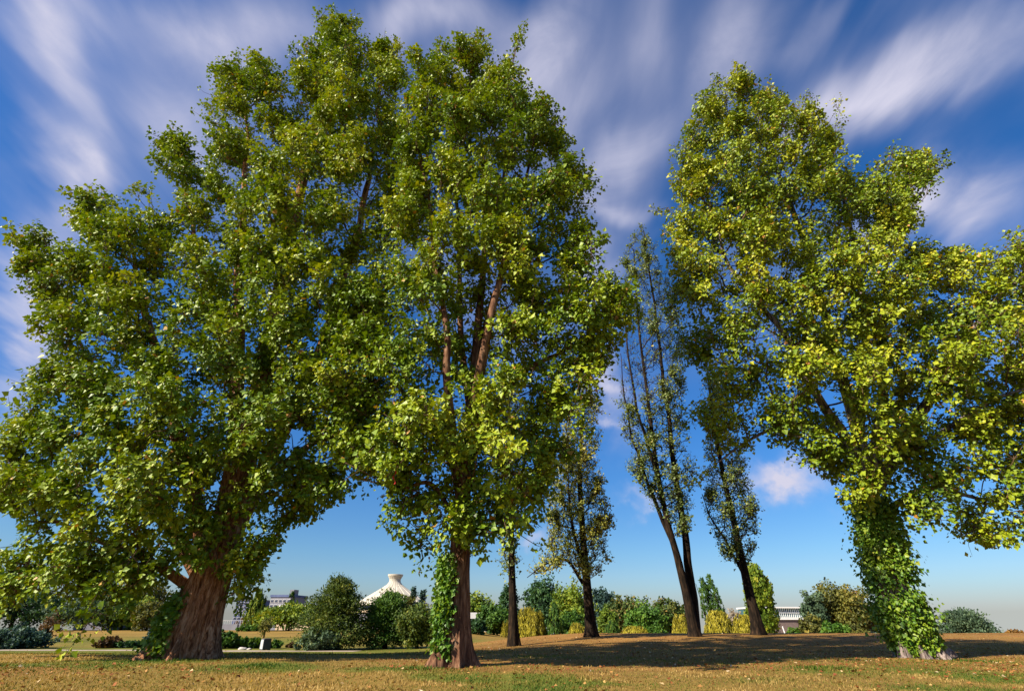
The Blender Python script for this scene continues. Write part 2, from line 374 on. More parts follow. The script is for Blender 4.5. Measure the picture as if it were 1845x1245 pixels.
def big_tree(name, label, Y, limbs, outline, n_clump, n_leaf, leaf, leafmat, barkmat, branchmat, seed,
             dmin=.75, Rpx=190, up=.8, outw=.7, voids=(), flare=.6, nroots=5, amp=.10, back=.6, clump_r=.5, tip_shoots=(), sparse=(), seg=40, tint0=.45,
             thick=.85, rmin=.010, bough_r=.80, bough_gap=1.55, bough_share=.78, lobe=.25, inset=20, n_edge=130):
    """limbs: list of (pixel polyline [(px,py,dY)], r_base, r_tip); first limb is the trunk."""
    rng = np.random.default_rng(seed)
    b0 = np.array(limbs[0][0][0], float); base = pt(b0[0], b0[1], Y)
    base[2] = float(ground_h(base[0], base[1]))
    root = thing(name, label, 'tree', tuple(base), None)
    # main limbs
    nodes = []; nrad = []; mb = MB(); curves = []
    for li, (pl, r0, r1) in enumerate(limbs):
        P = np.array([pt(p[0], p[1], Y + p[2] * .55 + (.35 if li else 0)) for p in pl])
        if li == 0: P[0] = base - np.array([0, 0, .12])
        ns = max(14, int(np.linalg.norm(np.diff(P, axis=0), axis=1).sum() / (.16 if li == 0 else .45)))
        C = catmull(P, ns); t = np.linspace(0, 1, ns)
        if li: C = C + (fbm(C * .5 + li * 9, seed + li, 2)[:, None] - .5) * rvec(1, rng) * .5 * np.minimum(1, 4 * t)[:, None]
        r = r0 + (r1 - r0) * t ** .85
        mb.tube(C, r, seg if li == 0 else 12, bark_disp(seed + li, amp if li == 0 else .08, flare if li == 0 else 0, base[2], nroots, lobe=lobe if li == 0 else 0))
        st = 2 if li == 0 else 1
        nodes.append(C[::st]); nrad.append(r[::st]); curves.append((C, r))
    mb.build('trunk', barkmat, root, smooth=True)
    nodes0 = np.concatenate(nodes); rad0 = np.concatenate(nrad)
    ok = nodes0[:, 2] > base[2] + (1.5 if len(limbs) < 2 else 1.2)
    nodes = list(nodes0[ok]); nr = list(rad0[ok])
    # clump centres inside the crown volume
    poly = np.array(outline, float); lo, hi = poly.min(0), poly.max(0)
    acc = np.zeros((0, 3)); pxs = []; dd = []
    tries = 0
    def sample(k_, smode):
        C = lo + rng.random((k_, 2)) * (hi - lo); C = C[in_poly(C, poly)]; d = poly_dist(C, poly)
        base_p = pt(C[:, 0], C[:, 1], Y); dist = np.linalg.norm(base_p - [0, 0, EYE], axis=1)
        k = (rng.random(len(C)) < (dist / dist.max()) ** 1.2) & ((d > inset) if smode != 'edge' else ((d > 2) & (d < inset))); C, d, base_p, dist = C[k], d[k], base_p[k], dist[k]
        half = np.sqrt(np.maximum(Rpx ** 2 - np.maximum(Rpx - d, 0) ** 2, 1)) * dist / F * .85 * thick
        s = rng.random(len(C)); s = -s ** .5 if smode == 'front' else (s * 1.6 - .6 if smode == 'back' else s * 1.4 - .7)
        p = base_p + unit(base_p - [0, 0, EYE]) * (s * half)[:, None]
        k = np.ones(len(C), bool)
        for (vx, vy, vr, pr) in voids: k &= ~((np.hypot(C[:, 0] - vx, C[:, 1] - vy) < vr) & (rng.random(len(C)) < pr))
        return p[k], C[k], d[k], dist[k]
    BC = []; wt = []
    n_b = int(n_clump * bough_share / 9.6)
    for smode, want, gap in (('front', n_b, bough_gap), ('back', n_clump - int(n_b * 9.6), dmin), ('edge', n_edge, .5)):
        loc = np.zeros((0, 3)); tries = 0; made = 0
        while made < want and tries < 60:
            tries += 1
            for q, c, dq, ds in zip(*sample(500, smode)):
                if made >= want: break
                e = .55 + .45 * min(1, dq / 45)
                if len(loc) and np.min(np.sum((loc - q) ** 2, 1)) < (gap * e) ** 2: continue
                loc = np.vstack([loc, q]); made += 1
                if smode != 'front': acc = np.vstack([acc, q]); pxs.append(c); BC.append(q); wt.append(.68 if smode == 'back' else .5); continue
                m_ = int(rng.integers(8, 13) * (.5 + .5 * e)) + 1; od = q - np.array([base[0], Y, q[2]]); od = od / (np.linalg.norm(od) + .3)
                ax_ = unit(od * outw + np.array([0, 0, up]) + rng.normal(size=3) * .35)
                off = rng.normal(size=(m_, 3)) * bough_r * .42 * e + ax_ * (rng.uniform(-1, 1, (m_, 1)) * bough_r * .75 * e)
                off -= off.mean(0)
                acc = np.vstack([acc, q + off]); BC += [q - ax_ * bough_r * .25] * m_
                pxs += [c] * m_; wt += [1.0] * m_
    pxs = np.array(pxs)
    for (sx, sy, sdy) in tip_shoots:
        acc = np.vstack([acc, pt(sx, sy, Y + sdy)]); pxs = np.vstack([pxs, [sx, sy]]); BC.append(acc[-1] - [0, 0, .4]); wt.append(.6)
    BC = np.array(BC)
    # greedy skeleton
    A0 = np.array(nodes); order = np.argsort([np.min(np.sum((A0 - c) ** 2, 1)) for c in acc])
    NA = np.zeros((len(nodes) + len(acc) * 3, 3)); NA[:len(nodes)] = A0; PL = np.zeros(len(NA)); NR = np.zeros(len(NA)); NR[:len(nodes)] = nr
    par = np.full(len(NA), -1); cnt = np.zeros(len(NA)); m = len(nodes); twigs = []
    for ci in order:
        c = acc[ci]; dv = c - NA[:m]; dl = np.linalg.norm(dv, axis=1)
        slope = dv[:, 2] / np.maximum(dl, .05)
        cost = dl * (1 + 1.1 * np.maximum(.45 - slope, 0)) + .22 * PL[:m] + .15
        jn = int(np.argmin(cost)); p0 = NA[jn]
        L = dl[jn]; q1 = p0 + (c - p0) * .35 + rng.normal(size=3) * .06 * L + np.array([0, 0, -.05 * L]); q2 = p0 + (c - p0) * .7 + rng.normal(size=3) * .06 * L + np.array([0, 0, -.05 * L])
        idx = [m, m + 1, m + 2]; NA[idx] = [q1, q2, c]; PL[idx] = PL[jn] + np.array([.35, .7, 1]) * L
        par[m] = jn; par[m + 1] = m; par[m + 2] = m + 1; m += 3; twigs.append((jn, idx, ci))
    for k in range(m - 1, len(nodes) - 1, -1):
        if cnt[k] == 0: cnt[k] = 1
        if par[k] >= 0: cnt[par[k]] += cnt[k] if par[k] < len(nodes) or (k - len(nodes)) % 3 == 0 else 0
        if par[k] >= len(nodes) and (k - len(nodes)) % 3 != 0: cnt[par[k]] = max(cnt[par[k]], 0) + cnt[k]
    paths = []
    for jn, idx, ci in twigs:
        P = np.array([NA[jn], *NA[idx]]); r = rmin * 1.15 * np.maximum(cnt[[idx[0], idx[0], idx[1], idx[2]]], 1) ** .48
        if jn < len(nodes): r = np.minimum(r, NR[jn] * .75)
        C = catmull(P, 7); paths.append((C, np.interp(np.linspace(0, 3, 7), range(4), r)))
    # leaf shoots
    P_ = []; A_ = []; N_ = []; L_ = []; T_ = []
    axis_c = np.array([base[0], Y, 0])
    cmean = acc.mean(0)
    per = np.maximum(12, (n_leaf / len(acc)) * (.6 + .8 * rng.random(len(acc))))
    for ci, c in enumerate(acc):
        outd = c - np.array([cmean[0] * .5 + base[0] * .5, Y, cmean[2]]); outd[2] *= .3; outd = outd / (np.linalg.norm(outd) + 1e-6)
        fac = 1.0
        for (vx, vy, vr, fr) in sparse:
            if np.hypot(pxs[ci, 0] - vx, pxs[ci, 1] - vy) < vr: fac = min(fac, fr)
        nl = int(per[ci] * fac * wt[ci]); ns = max(3, int(round(3 + 4 * rng.random())))
        ctint = tint0 + .09 * rng.normal() + .25 * (fbm(c * .3, seed + 77, 2) - .5)
        sd = unit(outd * outw * rng.uniform(.3, 1.3, (ns, 1)) + np.array([0, 0, up]) + rvec(ns, rng) * .85)
        sl = clump_r * rng.uniform(.6, 1.35, ns)
        st = c + rng.normal(size=(ns, 3)) * clump_r * .35
        for k in range(ns):
            e = st[k] + sd[k] * sl[k]
            paths.append((np.array([c, (st[k] + e) / 2 + rng.normal(size=3) * .05, e]), np.array([.010, .007, .003]) * (rmin / .010)))
        which = rng.integers(0, ns, nl); tt = rng.random(nl) ** .8
        ctr = st[which] + sd[which] * (sl[which] * tt)[:, None]
        rad = rvec(nl, rng); rad = unit(rad - sd[which] * .5 * np.sum(rad * sd[which], -1, keepdims=True))
        pos = ctr + rad * (clump_r * (.10 + .38 * rng.random(nl)) * (1.15 - .6 * tt))[:, None]
        P_.append(pos)
        A_.append(unit(rad * .8 + sd[which] * .35 + np.array([0, 0, -.45]) + rvec(nl, rng) * .5))
        ob = unit(pos - BC[ci])
        N_.append(unit(rad * .30 + ob * .55 + np.array([-.30, -.24, .38]) + rvec(nl, rng) * .62))
        L_.append(leaf * np.clip(rng.lognormal(.0, .30, nl), .5, 1.9))
        t = ctint + rng.normal(size=nl) * .075 + .05
        t = np.where(rng.random(nl) < .012, .95 + .05 * rng.random(nl), np.minimum(t, .88)); T_.append(np.clip(t, 0, 1))
    multi_tubes(paths, 'branches', branchmat, root, 4)
    leaves_obj('crown', np.concatenate(P_), np.concatenate(A_), np.concatenate(N_), np.concatenate(L_), np.concatenate(T_), leafmat, root, width=.50, fold=.13, wpos=.33)
    return root, curves

def ivy(name, label, curve, t0, t1, n, thick, leaf, seed, side=None, spread=1.0, lump=.6, tint=.5):
    """a sleeve of climbing leaves round part of a trunk; side = (direction, cosine limit)"""
    rng = np.random.default_rng(seed); C, r = curve; m = len(C)
    T, Nn, B = frames(C)
    t = (t0 + (t1 - t0) * rng.random(n * 3)) * (m - 1); k = np.clip(t.astype(int), 0, m - 2); f = (t - k)[:, None]
    c = C[k] * (1 - f) + C[k + 1] * f; th = rng.random(len(t)) * 6.283
    d = Nn[k] * np.cos(th)[:, None] + B[k] * np.sin(th)[:, None]
    w = np.ones(len(t))
    if side is not None:
        w = sstep(side[1], side[1] + .5, d @ unit(np.array(side[0], float)))
    q = c + d * r[k][:, None]
    lum = fbm(q * 1.5, seed, 3); w = w * sstep(.24, .46, lum)
    tl = (t / (m - 1) - t0) / (t1 - t0); w = w * sstep(0, .12, tl) ** .5 * sstep(1.0, .75, tl + .25 * (lum - .5))
    kp = np.where(rng.random(len(t)) < w)[0][:n]; d, q, k, lum, c, tl = d[kp], q[kp], k[kp], lum[kp], c[kp], tl[kp]; nn = len(kp)
    dep = thick(tl) * rng.random(nn) ** 1.3 * (.50 + lump * .9 * np.clip(lum - .3, 0, 1))
    dep = dep * np.where(rng.random(nn) < .14, rng.uniform(1.3, 2.3, nn), 1)
    pos = q + d * (.03 + dep)[:, None] + rng.normal(size=(nn, 3)) * .03
    base = pos[np.argmin(pos[:, 2])]; loc = (float(C[0][0]), float(C[0][1]), float(ground_h(C[0][0], C[0][1])))
    root = thing(name, label, 'ivy', loc)
    leaves_obj('foliage', pos, unit(d * .6 + np.array([0, 0, -.7]) + rvec(nn, rng) * .5), unit(d * .5 + np.array([0, 0, .35]) + rvec(nn, rng) * .75),
               leaf * np.clip(rng.lognormal(0, .3, nn), .5, 1.8), np.clip(tint + rng.normal(size=nn) * .13 + .6 * (lum - .5), 0, 1), M['ivy'], root, width=.5, wpos=.3)
    ps = []
    for s in range(14):                                              # clinging stems
        a0 = rng.random() * 6.283; a0 = math.atan2(*np.flip(np.array([0, 1]))) + a0
        kk = np.arange(max(0, int(t0 * (m - 1))), int(t1 * (m - 1)) + 1)
        if len(kk) < 4: continue
        aa = a0 + np.cumsum(rng.normal(size=len(kk)) * .12)
        dd = Nn[kk] * np.cos(aa)[:, None] + B[kk] * np.sin(aa)[:, None]
        if side is not None and (dd @ unit(np.array(side[0], float))).mean() < side[1]: continue
        ps.append((C[kk] + dd * (r[kk] * 1.08 + .02)[:, None], np.linspace(.022, .008, len(kk))))
    if ps: multi_tubes(ps, 'stem', M['branch'], root, 5)
    return root

YA, YB, YC = 16.3, 14.1, 17.9
outA = [(330,1030),(270,1055),(180,1078),(110,1070),(60,1085),(20,1080),(0,1060),(15,1015),(80,985),(50,925),(2,920),(2,850),(18,775),(75,735),(45,700),(70,668),(130,650),(100,615),(75,600),(95,570),(55,545),(40,500),(35,450),(62,412),(95,440),(125,465),(165,440),(150,405),(130,358),(190,345),(222,375),(240,410),(252,380),(238,335),(268,332),(285,395),(318,420),(335,372),(300,330),(288,280),(302,240),(332,240),(362,280),(378,310),(392,270),(378,190),(392,132),(438,115),(480,110),(505,150),(518,210),(528,150),(530,105),(560,65),(600,35),(645,35),(652,85),(690,75),(722,100),(735,150),(728,250),(735,400),(700,500),(690,700),(650,860),(622,925),(605,880),(575,905),(520,950),(475,995),(462,1055),(440,1095),(420,1080),(425,1000)]
rA, cA = big_tree('poplar_tree', 'huge broad leaning poplar with a thick furrowed red-brown trunk, leftmost big tree', YA,
    [([(328,1196,0),(350,1130,0),(380,1040,0),(408,960,.1),(432,860,.3),(470,700,.4),(505,520,.6),(545,330,.6),(590,130,.3),(615,60,.2)], .74, .05),
     ([(385,1030,0),(340,880,-.6),(300,700,-1),(262,540,-1.2),(225,420,-1)], .34, .04),
     ([(372,1060,0),(310,940,-.6),(245,820,-1.0),(180,700,-1.0),(130,590,-.8)], .26, .02),
     ([(395,1000,.2),(420,800,-1.0),(430,560,-1.8),(440,350,-1.8),(445,170,-1)], .34, .04),
     ([(400,990,.2),(490,820,.8),(580,620,1.2),(640,420,1.4),(680,240,1.2),(690,110,.8)], .34, .04),
     ([(420,920,.2),(520,830,-.6),(600,780,-1.4),(650,790,-1.6)], .18, .03),
     ([(375,1080,0),(270,1010,-1),(150,960,-1.8),(60,930,-1.6)], .18, .02),
     ([(440,830,.2),(400,620,-.6),(350,420,-1.0),(325,270,-.8)], .2, .03)],
    outA, 1750, 215000, .112, M['poplar'], M['bark_red'], M['branch'], 5, dmin=.72, Rpx=230, flare=.62, nroots=6, amp=.13, seg=128,
    voids=((640,470,60,.7),(490,480,40,.6),(460,700,45,.6),(350,870,35,.6),(545,760,40,.4)))
outB = [(805,955),(745,965),(725,935),(712,870),(650,830),(590,730),(605,610),(645,530),(705,470),(728,380),(722,250),(738,160),(770,130),(785,85),(810,88),(845,72),(880,95),(895,125),(935,140),(950,190),(980,192),(1005,235),(1012,285),(1048,308),(1050,345),(1038,400),(1060,455),(1075,500),(1118,548),(1118,590),(1088,640),(1075,685),(1025,720),(1005,780),(1000,850),(980,905),(930,930),(888,945),(850,975)]
rB, cB = big_tree('poplar_tree', 'tall upright poplar with bare multiple stems showing in its crown, middle big tree', YB,
    [([(815,1206,0),(822,1120,0),(828,1020,0),(832,930,0),(838,840,.1),(852,700,.2),(862,580,.3),(872,460,.4),(872,300,.4),(850,90,.3)], .35, .03),
     ([(833,900,0),(815,800,-1.2),(806,680,-2.6),(795,540,-2.8),(770,380,-1.6),(755,200,-.4)], .18, .03),
     ([(838,830,.1),(868,660,-2.6),(898,510,-3.0),(940,360,-1.4),(965,230,-.2)], .18, .03),
     ([(834,880,0),(790,790,-.8),(720,700,-1.2),(650,610,-1.4)], .13, .03),
     ([(842,800,0),(940,680,-.8),(1030,630,-1.2),(1105,570,-1.2)], .12, .025),
     ([(832,960,0),(880,880,-.9),(940,860,-1.3),(980,880,-1.4)], .09, .02),
     ([(832,950,0),(770,880,-.8),(730,880,-1.2),(700,850,-1.3)], .09, .02),
     ([(858,640,.2),(885,560,-.4),(905,470,-.6),(905,330,-.6),(915,180,-.2),(930,90,0)], .12, .012),
     ([(848,740,.2),(830,600,1.0),(826,420,1.2),(815,250,1.0),(800,110,.6)], .14, .02)],
    outB, 1300, 155000, .103, M['poplar'], M['bark_brown'], M['branch'], 8, dmin=.66, Rpx=170, flare=1.0, nroots=5, amp=.13, seg=80, rmin=.011,
    voids=((770,440,50,.9),(745,475,38,.7),(803,690,60,.92),(862,620,62,.92),(852,520,48,.85),(900,540,36,.7),(925,730,42,.5),(700,550,32,.6),(775,620,34,.6),(835,760,40,.7)),
    tip_shoots=((931,72,0),(927,92,0)))
outC = [(1500,855),(1440,815),(1380,785),(1330,785),(1300,820),(1262,875),(1252,800),(1262,700),(1228,600),(1205,500),(1220,450),(1190,385),(1235,330),(1213,270),(1255,235),(1250,190),(1285,170),(1285,138),(1345,125),(1385,165),(1402,150),(1425,195),(1462,172),(1478,230),(1512,190),(1525,240),(1490,300),(1535,312),(1545,340),(1565,318),(1598,252),(1625,290),(1682,268),(1668,350),(1640,410),(1655,445),(1700,465),(1740,410),(1752,470),(1800,475),(1825,440),(1900,440),(1915,560),(1905,700),(1850,765),(1785,790),(1775,825),(1720,790),(1660,820),(1650,845),(1760,835),(1900,790),(1915,950),(1825,965),(1778,1008),(1740,960),(1685,930),(1640,945),(1560,900)]
rC, cC = big_tree('poplar_tree', 'spreading golden-green poplar leaning left over an ivy-clad trunk, rightmost big tree', YC,
    [([(1666,1188,0),(1645,1150,0),(1613,1080,0),(1594,1000,0),(1578,930,0),(1564,870,0),(1540,760,.3),(1500,620,.5),(1450,440,.6),(1390,280,.4),(1348,150,.2)], .52, .04),
     ([(1572,870,0),(1530,800,-.6),(1470,700,-1.2),(1390,580,-1.6),(1310,460,-1.6),(1260,320,-1.2)], .24, .03),
     ([(1560,850,0),(1480,770,-.6),(1400,770,-1.0),(1340,800,-1.3),(1290,835,-1.4)], .13, .02),
     ([(1575,860,0),(1590,700,-.8),(1592,540,-1.0),(1600,440,-1.0),(1625,340,-.8)], .22, .015),
     ([(1580,880,0),(1660,740,-1.2),(1740,620,-1.8),(1820,520,-2.0),(1890,470,-2)], .24, .03),
     ([(1590,920,0),(1680,880,-1),(1780,900,-1.6),(1870,880,-2)], .12, .02),
     ([(1545,780,.3),(1560,600,1.4),(1530,400,1.8),(1480,240,1.2)], .22, .03),
     ([(1575,860,0),(1680,790,-1.4),(1790,720,-2.2),(1890,690,-2.4)], .14, .02)],
    outC, 1550, 185000, .110, M['poplar_gold'], M['bark_grey'], M['branch'], 13, dmin=.72, Rpx=200, flare=.6, nroots=7, amp=.10, seg=72,
    voids=((1480,690,45,.7),(1420,420,30,.4),(1440,290,25,.4),(1550,820,40,.6),(1565,450,22,.8),(1640,640,28,.4)), tint0=.47)

# far slimmer poplars on the crest of the mound
def slim(name, label, Y, limbs, outline, nc, nl, seed, **kw):
    d = dict(dmin=.38, Rpx=60, up=2.2, outw=.35, flare=.5, nroots=5, amp=.10, seg=28, clump_r=.40, thick=1.0, rmin=.012, tint0=.40, bough_r=.45, bough_gap=.6, bough_share=.25, inset=5, n_edge=0); d.update(kw)
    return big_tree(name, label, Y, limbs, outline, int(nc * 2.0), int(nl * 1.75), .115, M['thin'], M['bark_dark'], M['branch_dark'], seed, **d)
slim('slim_poplar', 'thin dark poplar with a straight bare trunk just right of the middle big tree', 30,
    [([(926,1160,0),(923,1060,0),(921,960,0),(918,840,0),(916,700,0)], .26, .04)],
    [(922,1060),(900,1020),(896,970),(885,860),(890,740),(916,660),(945,740),(950,860),(940,970),(935,1020)], 130, 4300, 21)
slim('slim_poplar', 'dark-trunked poplar with yellowish lower leaves and one long drooping left branch', 34,
    [([(1067,1149,0),(1058,1060,0),(1050,960,0),(1045,860,0),(1050,760,0),(1058,690,0)], .32, .04),
     ([(1050,1050,0),(1020,1010,-.5),(985,1015,-.8),(950,1040,-1)], .12, .02),
     ([(1056,1040,0),(1040,980,-.4),(1025,900,-.6),(1022,800,-.4)], .16, .02)],
    [(1062,1045),(1040,1040),(1025,1015),(985,1035),(950,1048),(948,1035),(985,1000),(985,920),(1000,850),(1012,760),(1040,710),(1060,680),(1085,740),(1085,790),(1078,840),(1098,900),(1103,950),(1092,985),(1104,1005),(1090,1030),(1075,1045)], 330, 11500, 22, tint0=.74)
slim('slim_poplar', 'very tall twin-trunked slender poplar, dark and twiggy, in the sky gap', 34,
    [([(1254,1146,0),(1240,1085,0),(1222,1010,0),(1200,930,-.2),(1180,820,-.3),(1165,700,-.4),(1150,580,-.4),(1142,450,-.2)], .30, .04),
     ([(1254,1146,.3),(1247,1060,.3),(1236,980,.3),(1220,880,.4),(1205,760,.4),(1190,640,.4),(1172,500,.3),(1158,415,.2)], .32, .04),
     ([(1215,985,0),(1160,850,-.6),(1130,740,-.8),(1115,640,-.6)], .15, .02),
     ([(1190,880,0),(1150,740,-.6),(1128,600,-.6),(1125,500,-.4)], .13, .02)],
    [(1222,985),(1185,925),(1135,860),(1112,745),(1122,620),(1118,480),(1130,430),(1155,402),(1180,440),(1200,480),(1240,600),(1235,740),(1255,850),(1250,925),(1235,960)], 420, 18000, 23,
    sparse=((1140,660,70,.2),(1165,560,60,.75)), up=1.8)
slim('slim_poplar', 'dark slender poplar leaning left beside the glazed brown building', 36,
    [([(1369,1141,0),(1352,1075,0),(1335,1000,0),(1318,920,0),(1300,840,0),(1282,730,0),(1272,650,0)], .35, .04),
     ([(1345,1045,0),(1310,980,-.4),(1280,930,-.6),(1265,890,-.6)], .10, .02)],
    [(1340,1035),(1300,1000),(1268,925),(1272,840),(1262,740),(1272,640),(1310,700),(1340,800),(1352,860),(1368,920),(1372,970),(1360,1010)], 230, 8500, 24)

# ivy and sprouts on the trunks
ivy('ivy', 'bright green ivy climbing the left side of the furrowed leaning trunk', cA[0], .012, .20, 2600, lambda t: .30 + .2 * t, .11, 31, side=((-1, -.25, 0), .25), tint=.5)
ivy('ivy', 'thick bright ivy hanging down the left side of the middle trunk', cB[0], .03, .27, 5500, lambda t: .18 + .26 * t, .080, 32, side=((-1, -.2, 0), .15), tint=.42)
ivy('ivy', 'dense ivy sleeve wrapped all round the rightmost grey trunk', cC[0], .04, .50, 14500, lambda t: .06 + .44 * sstep(0, .30, t), .088, 33, lump=1.0, tint=.52)

# ------------------------------------------------------------------ background trees and shrubs
def bg(name, cat, label, cx, top, hw, Y, kind, mat, n=3500, leaf=None, seed=None, group=None, base=None, bark='bark_dark'):
    rng = np.random.default_rng(seed if seed is not None else int(cx * 7 + Y))
    pT = pt(cx, top, Y); x, H = pT[0], pT[2]; gz = float(ground_h(x, Y)); h = H - gz
    Rr = hw / F * Y / 1.145 * (1.12 if kind in ('round', 'cone', 'shrub') else 1.0)
    if leaf is None: leaf = max(.085, .0040 * Y) if kind != 'willow' else max(.10, .0046 * Y)
    leaf = min(leaf, max(.09, Rr * .20)); n = int(n * (2.0 if kind == 'willow' else 1.35))
    root = thing(name, label, cat, (float(x), Y, gz), group)
    org = np.array([x, Y, gz])
    nc = max(24, n // (18 if kind == 'column' else 45))
    # clump centres relative to base, unit shapes
    d = rvec(nc, rng)
    sh = rng.random(nc) ** .35
    if kind in ('round', 'shrub'):
        c0 = .5 if kind == 'shrub' else .56; rz = .52 if kind == 'shrub' else .46
        bump = .60 + .72 * fbm(d * 2.3 + cx, 5, 2)
        sh = sh * np.clip(1 + .14 * rng.normal(size=nc), .7, 1.4) * np.where(rng.random(nc) < .1, rng.uniform(1.05, 1.3, nc), 1)
        C = d * sh[:, None] * bump[:, None] * np.array([Rr, Rr, h * rz]) + np.array([0, 0, h * c0])
        cr = .30 * min(Rr, h * .5)
    elif kind == 'cone':
        t = rng.random(nc) ** 1.3; prof = (1 - t) ** .75 * .96 + .04
        a = rng.random(nc) * 6.283; rr = Rr * prof * np.sqrt(rng.random(nc)) ** .5 * (.8 + .3 * fbm(np.stack([np.cos(a) * 2, np.sin(a) * 2, t * 4], -1), int(cx), 2))
        C = np.stack([np.cos(a) * rr, np.sin(a) * rr, h * (.06 + .92 * t)], -1); cr = .24 * Rr
    elif kind == 'column':
        t = rng.random(nc); prof = np.sin(np.pi * np.clip(t * .86 + .11, 0, 1)) ** .6
        a = rng.random(nc) * 6.283; rr = Rr * prof * rng.random(nc) ** .4 * (.75 + .4 * fbm(np.stack([np.cos(a) * 2, np.sin(a) * 2, t * 7], -1), int(cx), 2))
        C = np.stack([np.cos(a) * rr, np.sin(a) * rr, h * (.03 + .95 * t)], -1); cr = .24 * Rr
    elif kind == 'willow':
        nc = n // 14; a = rng.random(nc) * 6.283; q = rng.random(nc) ** .5
        lob = np.clip(.50 + .9 * fbm(np.stack([np.cos(a) * q * 3 + cx, np.sin(a) * q * 3, 0 * a], -1), 5, 2) + .07 * rng.normal(size=nc), .3, 1.15); q = q * (.80 + .38 * vnoise(np.stack([np.cos(a) * 2 + cx, np.sin(a) * 2, 0 * a], -1), 8))
        C = np.stack([np.cos(a) * q * Rr * .92, np.sin(a) * q * Rr * .92, h * np.minimum(1.04, np.sqrt(np.maximum(1 - .95 * q ** 2.2, .08)) * lob)], -1); cr = .05 * Rr
    elif kind == 'pine':
        t = rng.random(nc) ** .9; lay = np.round(t * 7) / 7 * .75 + t * .25
        a = rng.random(nc) * 6.283; prof = np.clip(1.12 * (1 - lay) ** .5, .12, 1)
        lob = .42 + 1.0 * vnoise(np.stack([np.cos(a) * 1.7 + cx, np.sin(a) * 1.7, lay * 6], -1), 4)
        rr = Rr * prof * rng.random(nc) ** .4 * lob
        C = np.stack([np.cos(a) * rr, np.sin(a) * rr, h * (.06 + .90 * lay) + .06 * rr], -1); cr = .24 * Rr
    elif kind == 'spread':
        a = rng.random(nc) * 6.283; q = rng.random(nc) ** .5; rr = Rr * q
        zt = h * (.97 - .42 * q ** 2.2) - rng.random(nc) * h * .28
        C = np.stack([np.cos(a) * rr, np.sin(a) * rr * .8, zt + .06 * h * rng.normal(size=nc)], -1); cr = .2 * Rr
    elif kind == 'weep':
        t = rng.random(nc) ** 1.2; prof = (1 - t) ** .6 * (.85 + .3 * rng.random(nc)) + .06
        a = rng.random(nc) * 6.283; rr = Rr * prof * rng.random(nc) ** .4
        C = np.stack([np.cos(a) * rr, np.sin(a) * rr, h * (.05 + .9 * t)], -1); cr = .14 * Rr
    C = C + rng.normal(size=C.shape) * cr * .3
    per = n // nc; who = np.repeat(np.arange(nc), per); m = len(who)
    off = rvec(m, rng) * (rng.random(m) ** .5)[:, None] * cr
    if kind == 'weep': off = off * np.array([.6, .6, 2.0])
    if kind == 'willow':
        fall = rng.random(m) ** 1.2; hang = (C[:, 2] * rng.uniform(.35, .95, nc))[who]
        off = rng.normal(size=(m, 3)) * .03 * Rr; off[:, 2] -= fall * hang; off[:, :2] += C[who][:, :2] / max(Rr, .1) * (fall * .10 * Rr)[:, None]
    if kind in ('pine', 'spread'): off = off * np.array([1.35, 1.35, .55])
    if kind == 'column': off = off * np.array([.7, .7, 1.6])
    P = C[who] + off
    P[:, 2] = np.maximum(P[:, 2], .03)
    o_c = P - np.array([0, 0, h * .45]); o_c = unit(o_c / np.array([Rr, Rr, h * .5])); o_l = unit(off)
    if kind in ('willow', 'weep'):
        ax = np.array([0, 0, -1.0]) + rvec(m, rng) * .28; nrm = o_c * .9 + o_l * .3 + rvec(m, rng) * .45
    elif kind == 'column':
        ax = np.array([0, 0, 1.0]) + o_c * .4 + rvec(m, rng) * .5; nrm = o_c * .7 + o_l * .5 + rvec(m, rng) * .5
    elif kind in ('pine', 'spread'):
        ax = o_c * .6 + np.array([0, 0, .35]) + rvec(m, rng) * .7; nrm = o_c * .35 + o_l * .5 + np.array([0, 0, .5]) + rvec(m, rng) * .55
    else:
        ax = o_l * .5 + rvec(m, rng); nrm = o_c * .5 + o_l * .8 + rvec(m, rng) * .5
    ct = .42 + rng.normal(size=nc) * (.24 if kind == 'willow' else .17) + .3 * (fbm(C / max(Rr, .1) * 1.3 + cx, 9, 2) - .5)
    tint = np.clip(ct[who] + rng.normal(size=m) * .13, 0, 1)
    L = leaf * rng.uniform(.6, 1.3, m)
    if kind == 'willow': w_, wp = .15, .4
    elif kind == 'weep': w_, wp = .2, .4
    elif kind in ('pine',): w_, wp = .26, .4
    else: w_, wp = .45, .4
    # trunk and a few limbs
    tw = max(.035, .055 * min(h, 2.2 * Rr)) * (.55 if kind in ('shrub', 'willow') else 1)
    mb = MB(); tp = .55 * h if kind in ('round', 'spread', 'shrub') else .9 * h
    lean = rng.normal(size=2) * .05 * h
    K = np.array([[0, 0, -.1], [lean[0] * .4, lean[1] * .4, tp * .5], [lean[0], lean[1], tp]])
    mb.tube(catmull(K, 8) + org, np.linspace(tw, tw * .35, 8), 7)
    pick = rng.choice(nc, min(nc, 16), replace=False)
    for c in C[pick]:
        s = np.array([lean[0] * .5, lean[1] * .5, min(tp * (.35 + .4 * rng.random()), max(c[2] * .8, .1))])
        mb.tube(catmull(np.array([s, s * .5 + c * .5 + np.array([0, 0, .04 * h]), c]), 5) + org, np.linspace(tw * .4, tw * .08, 5), 5, cap=False)
    mb.build('trunk', M[bark], root, smooth=True)
    leaves_obj('crown', P + org, ax, nrm, L, tint, M[mat], root, width=w_, wpos=wp, fold=.1)
    return root

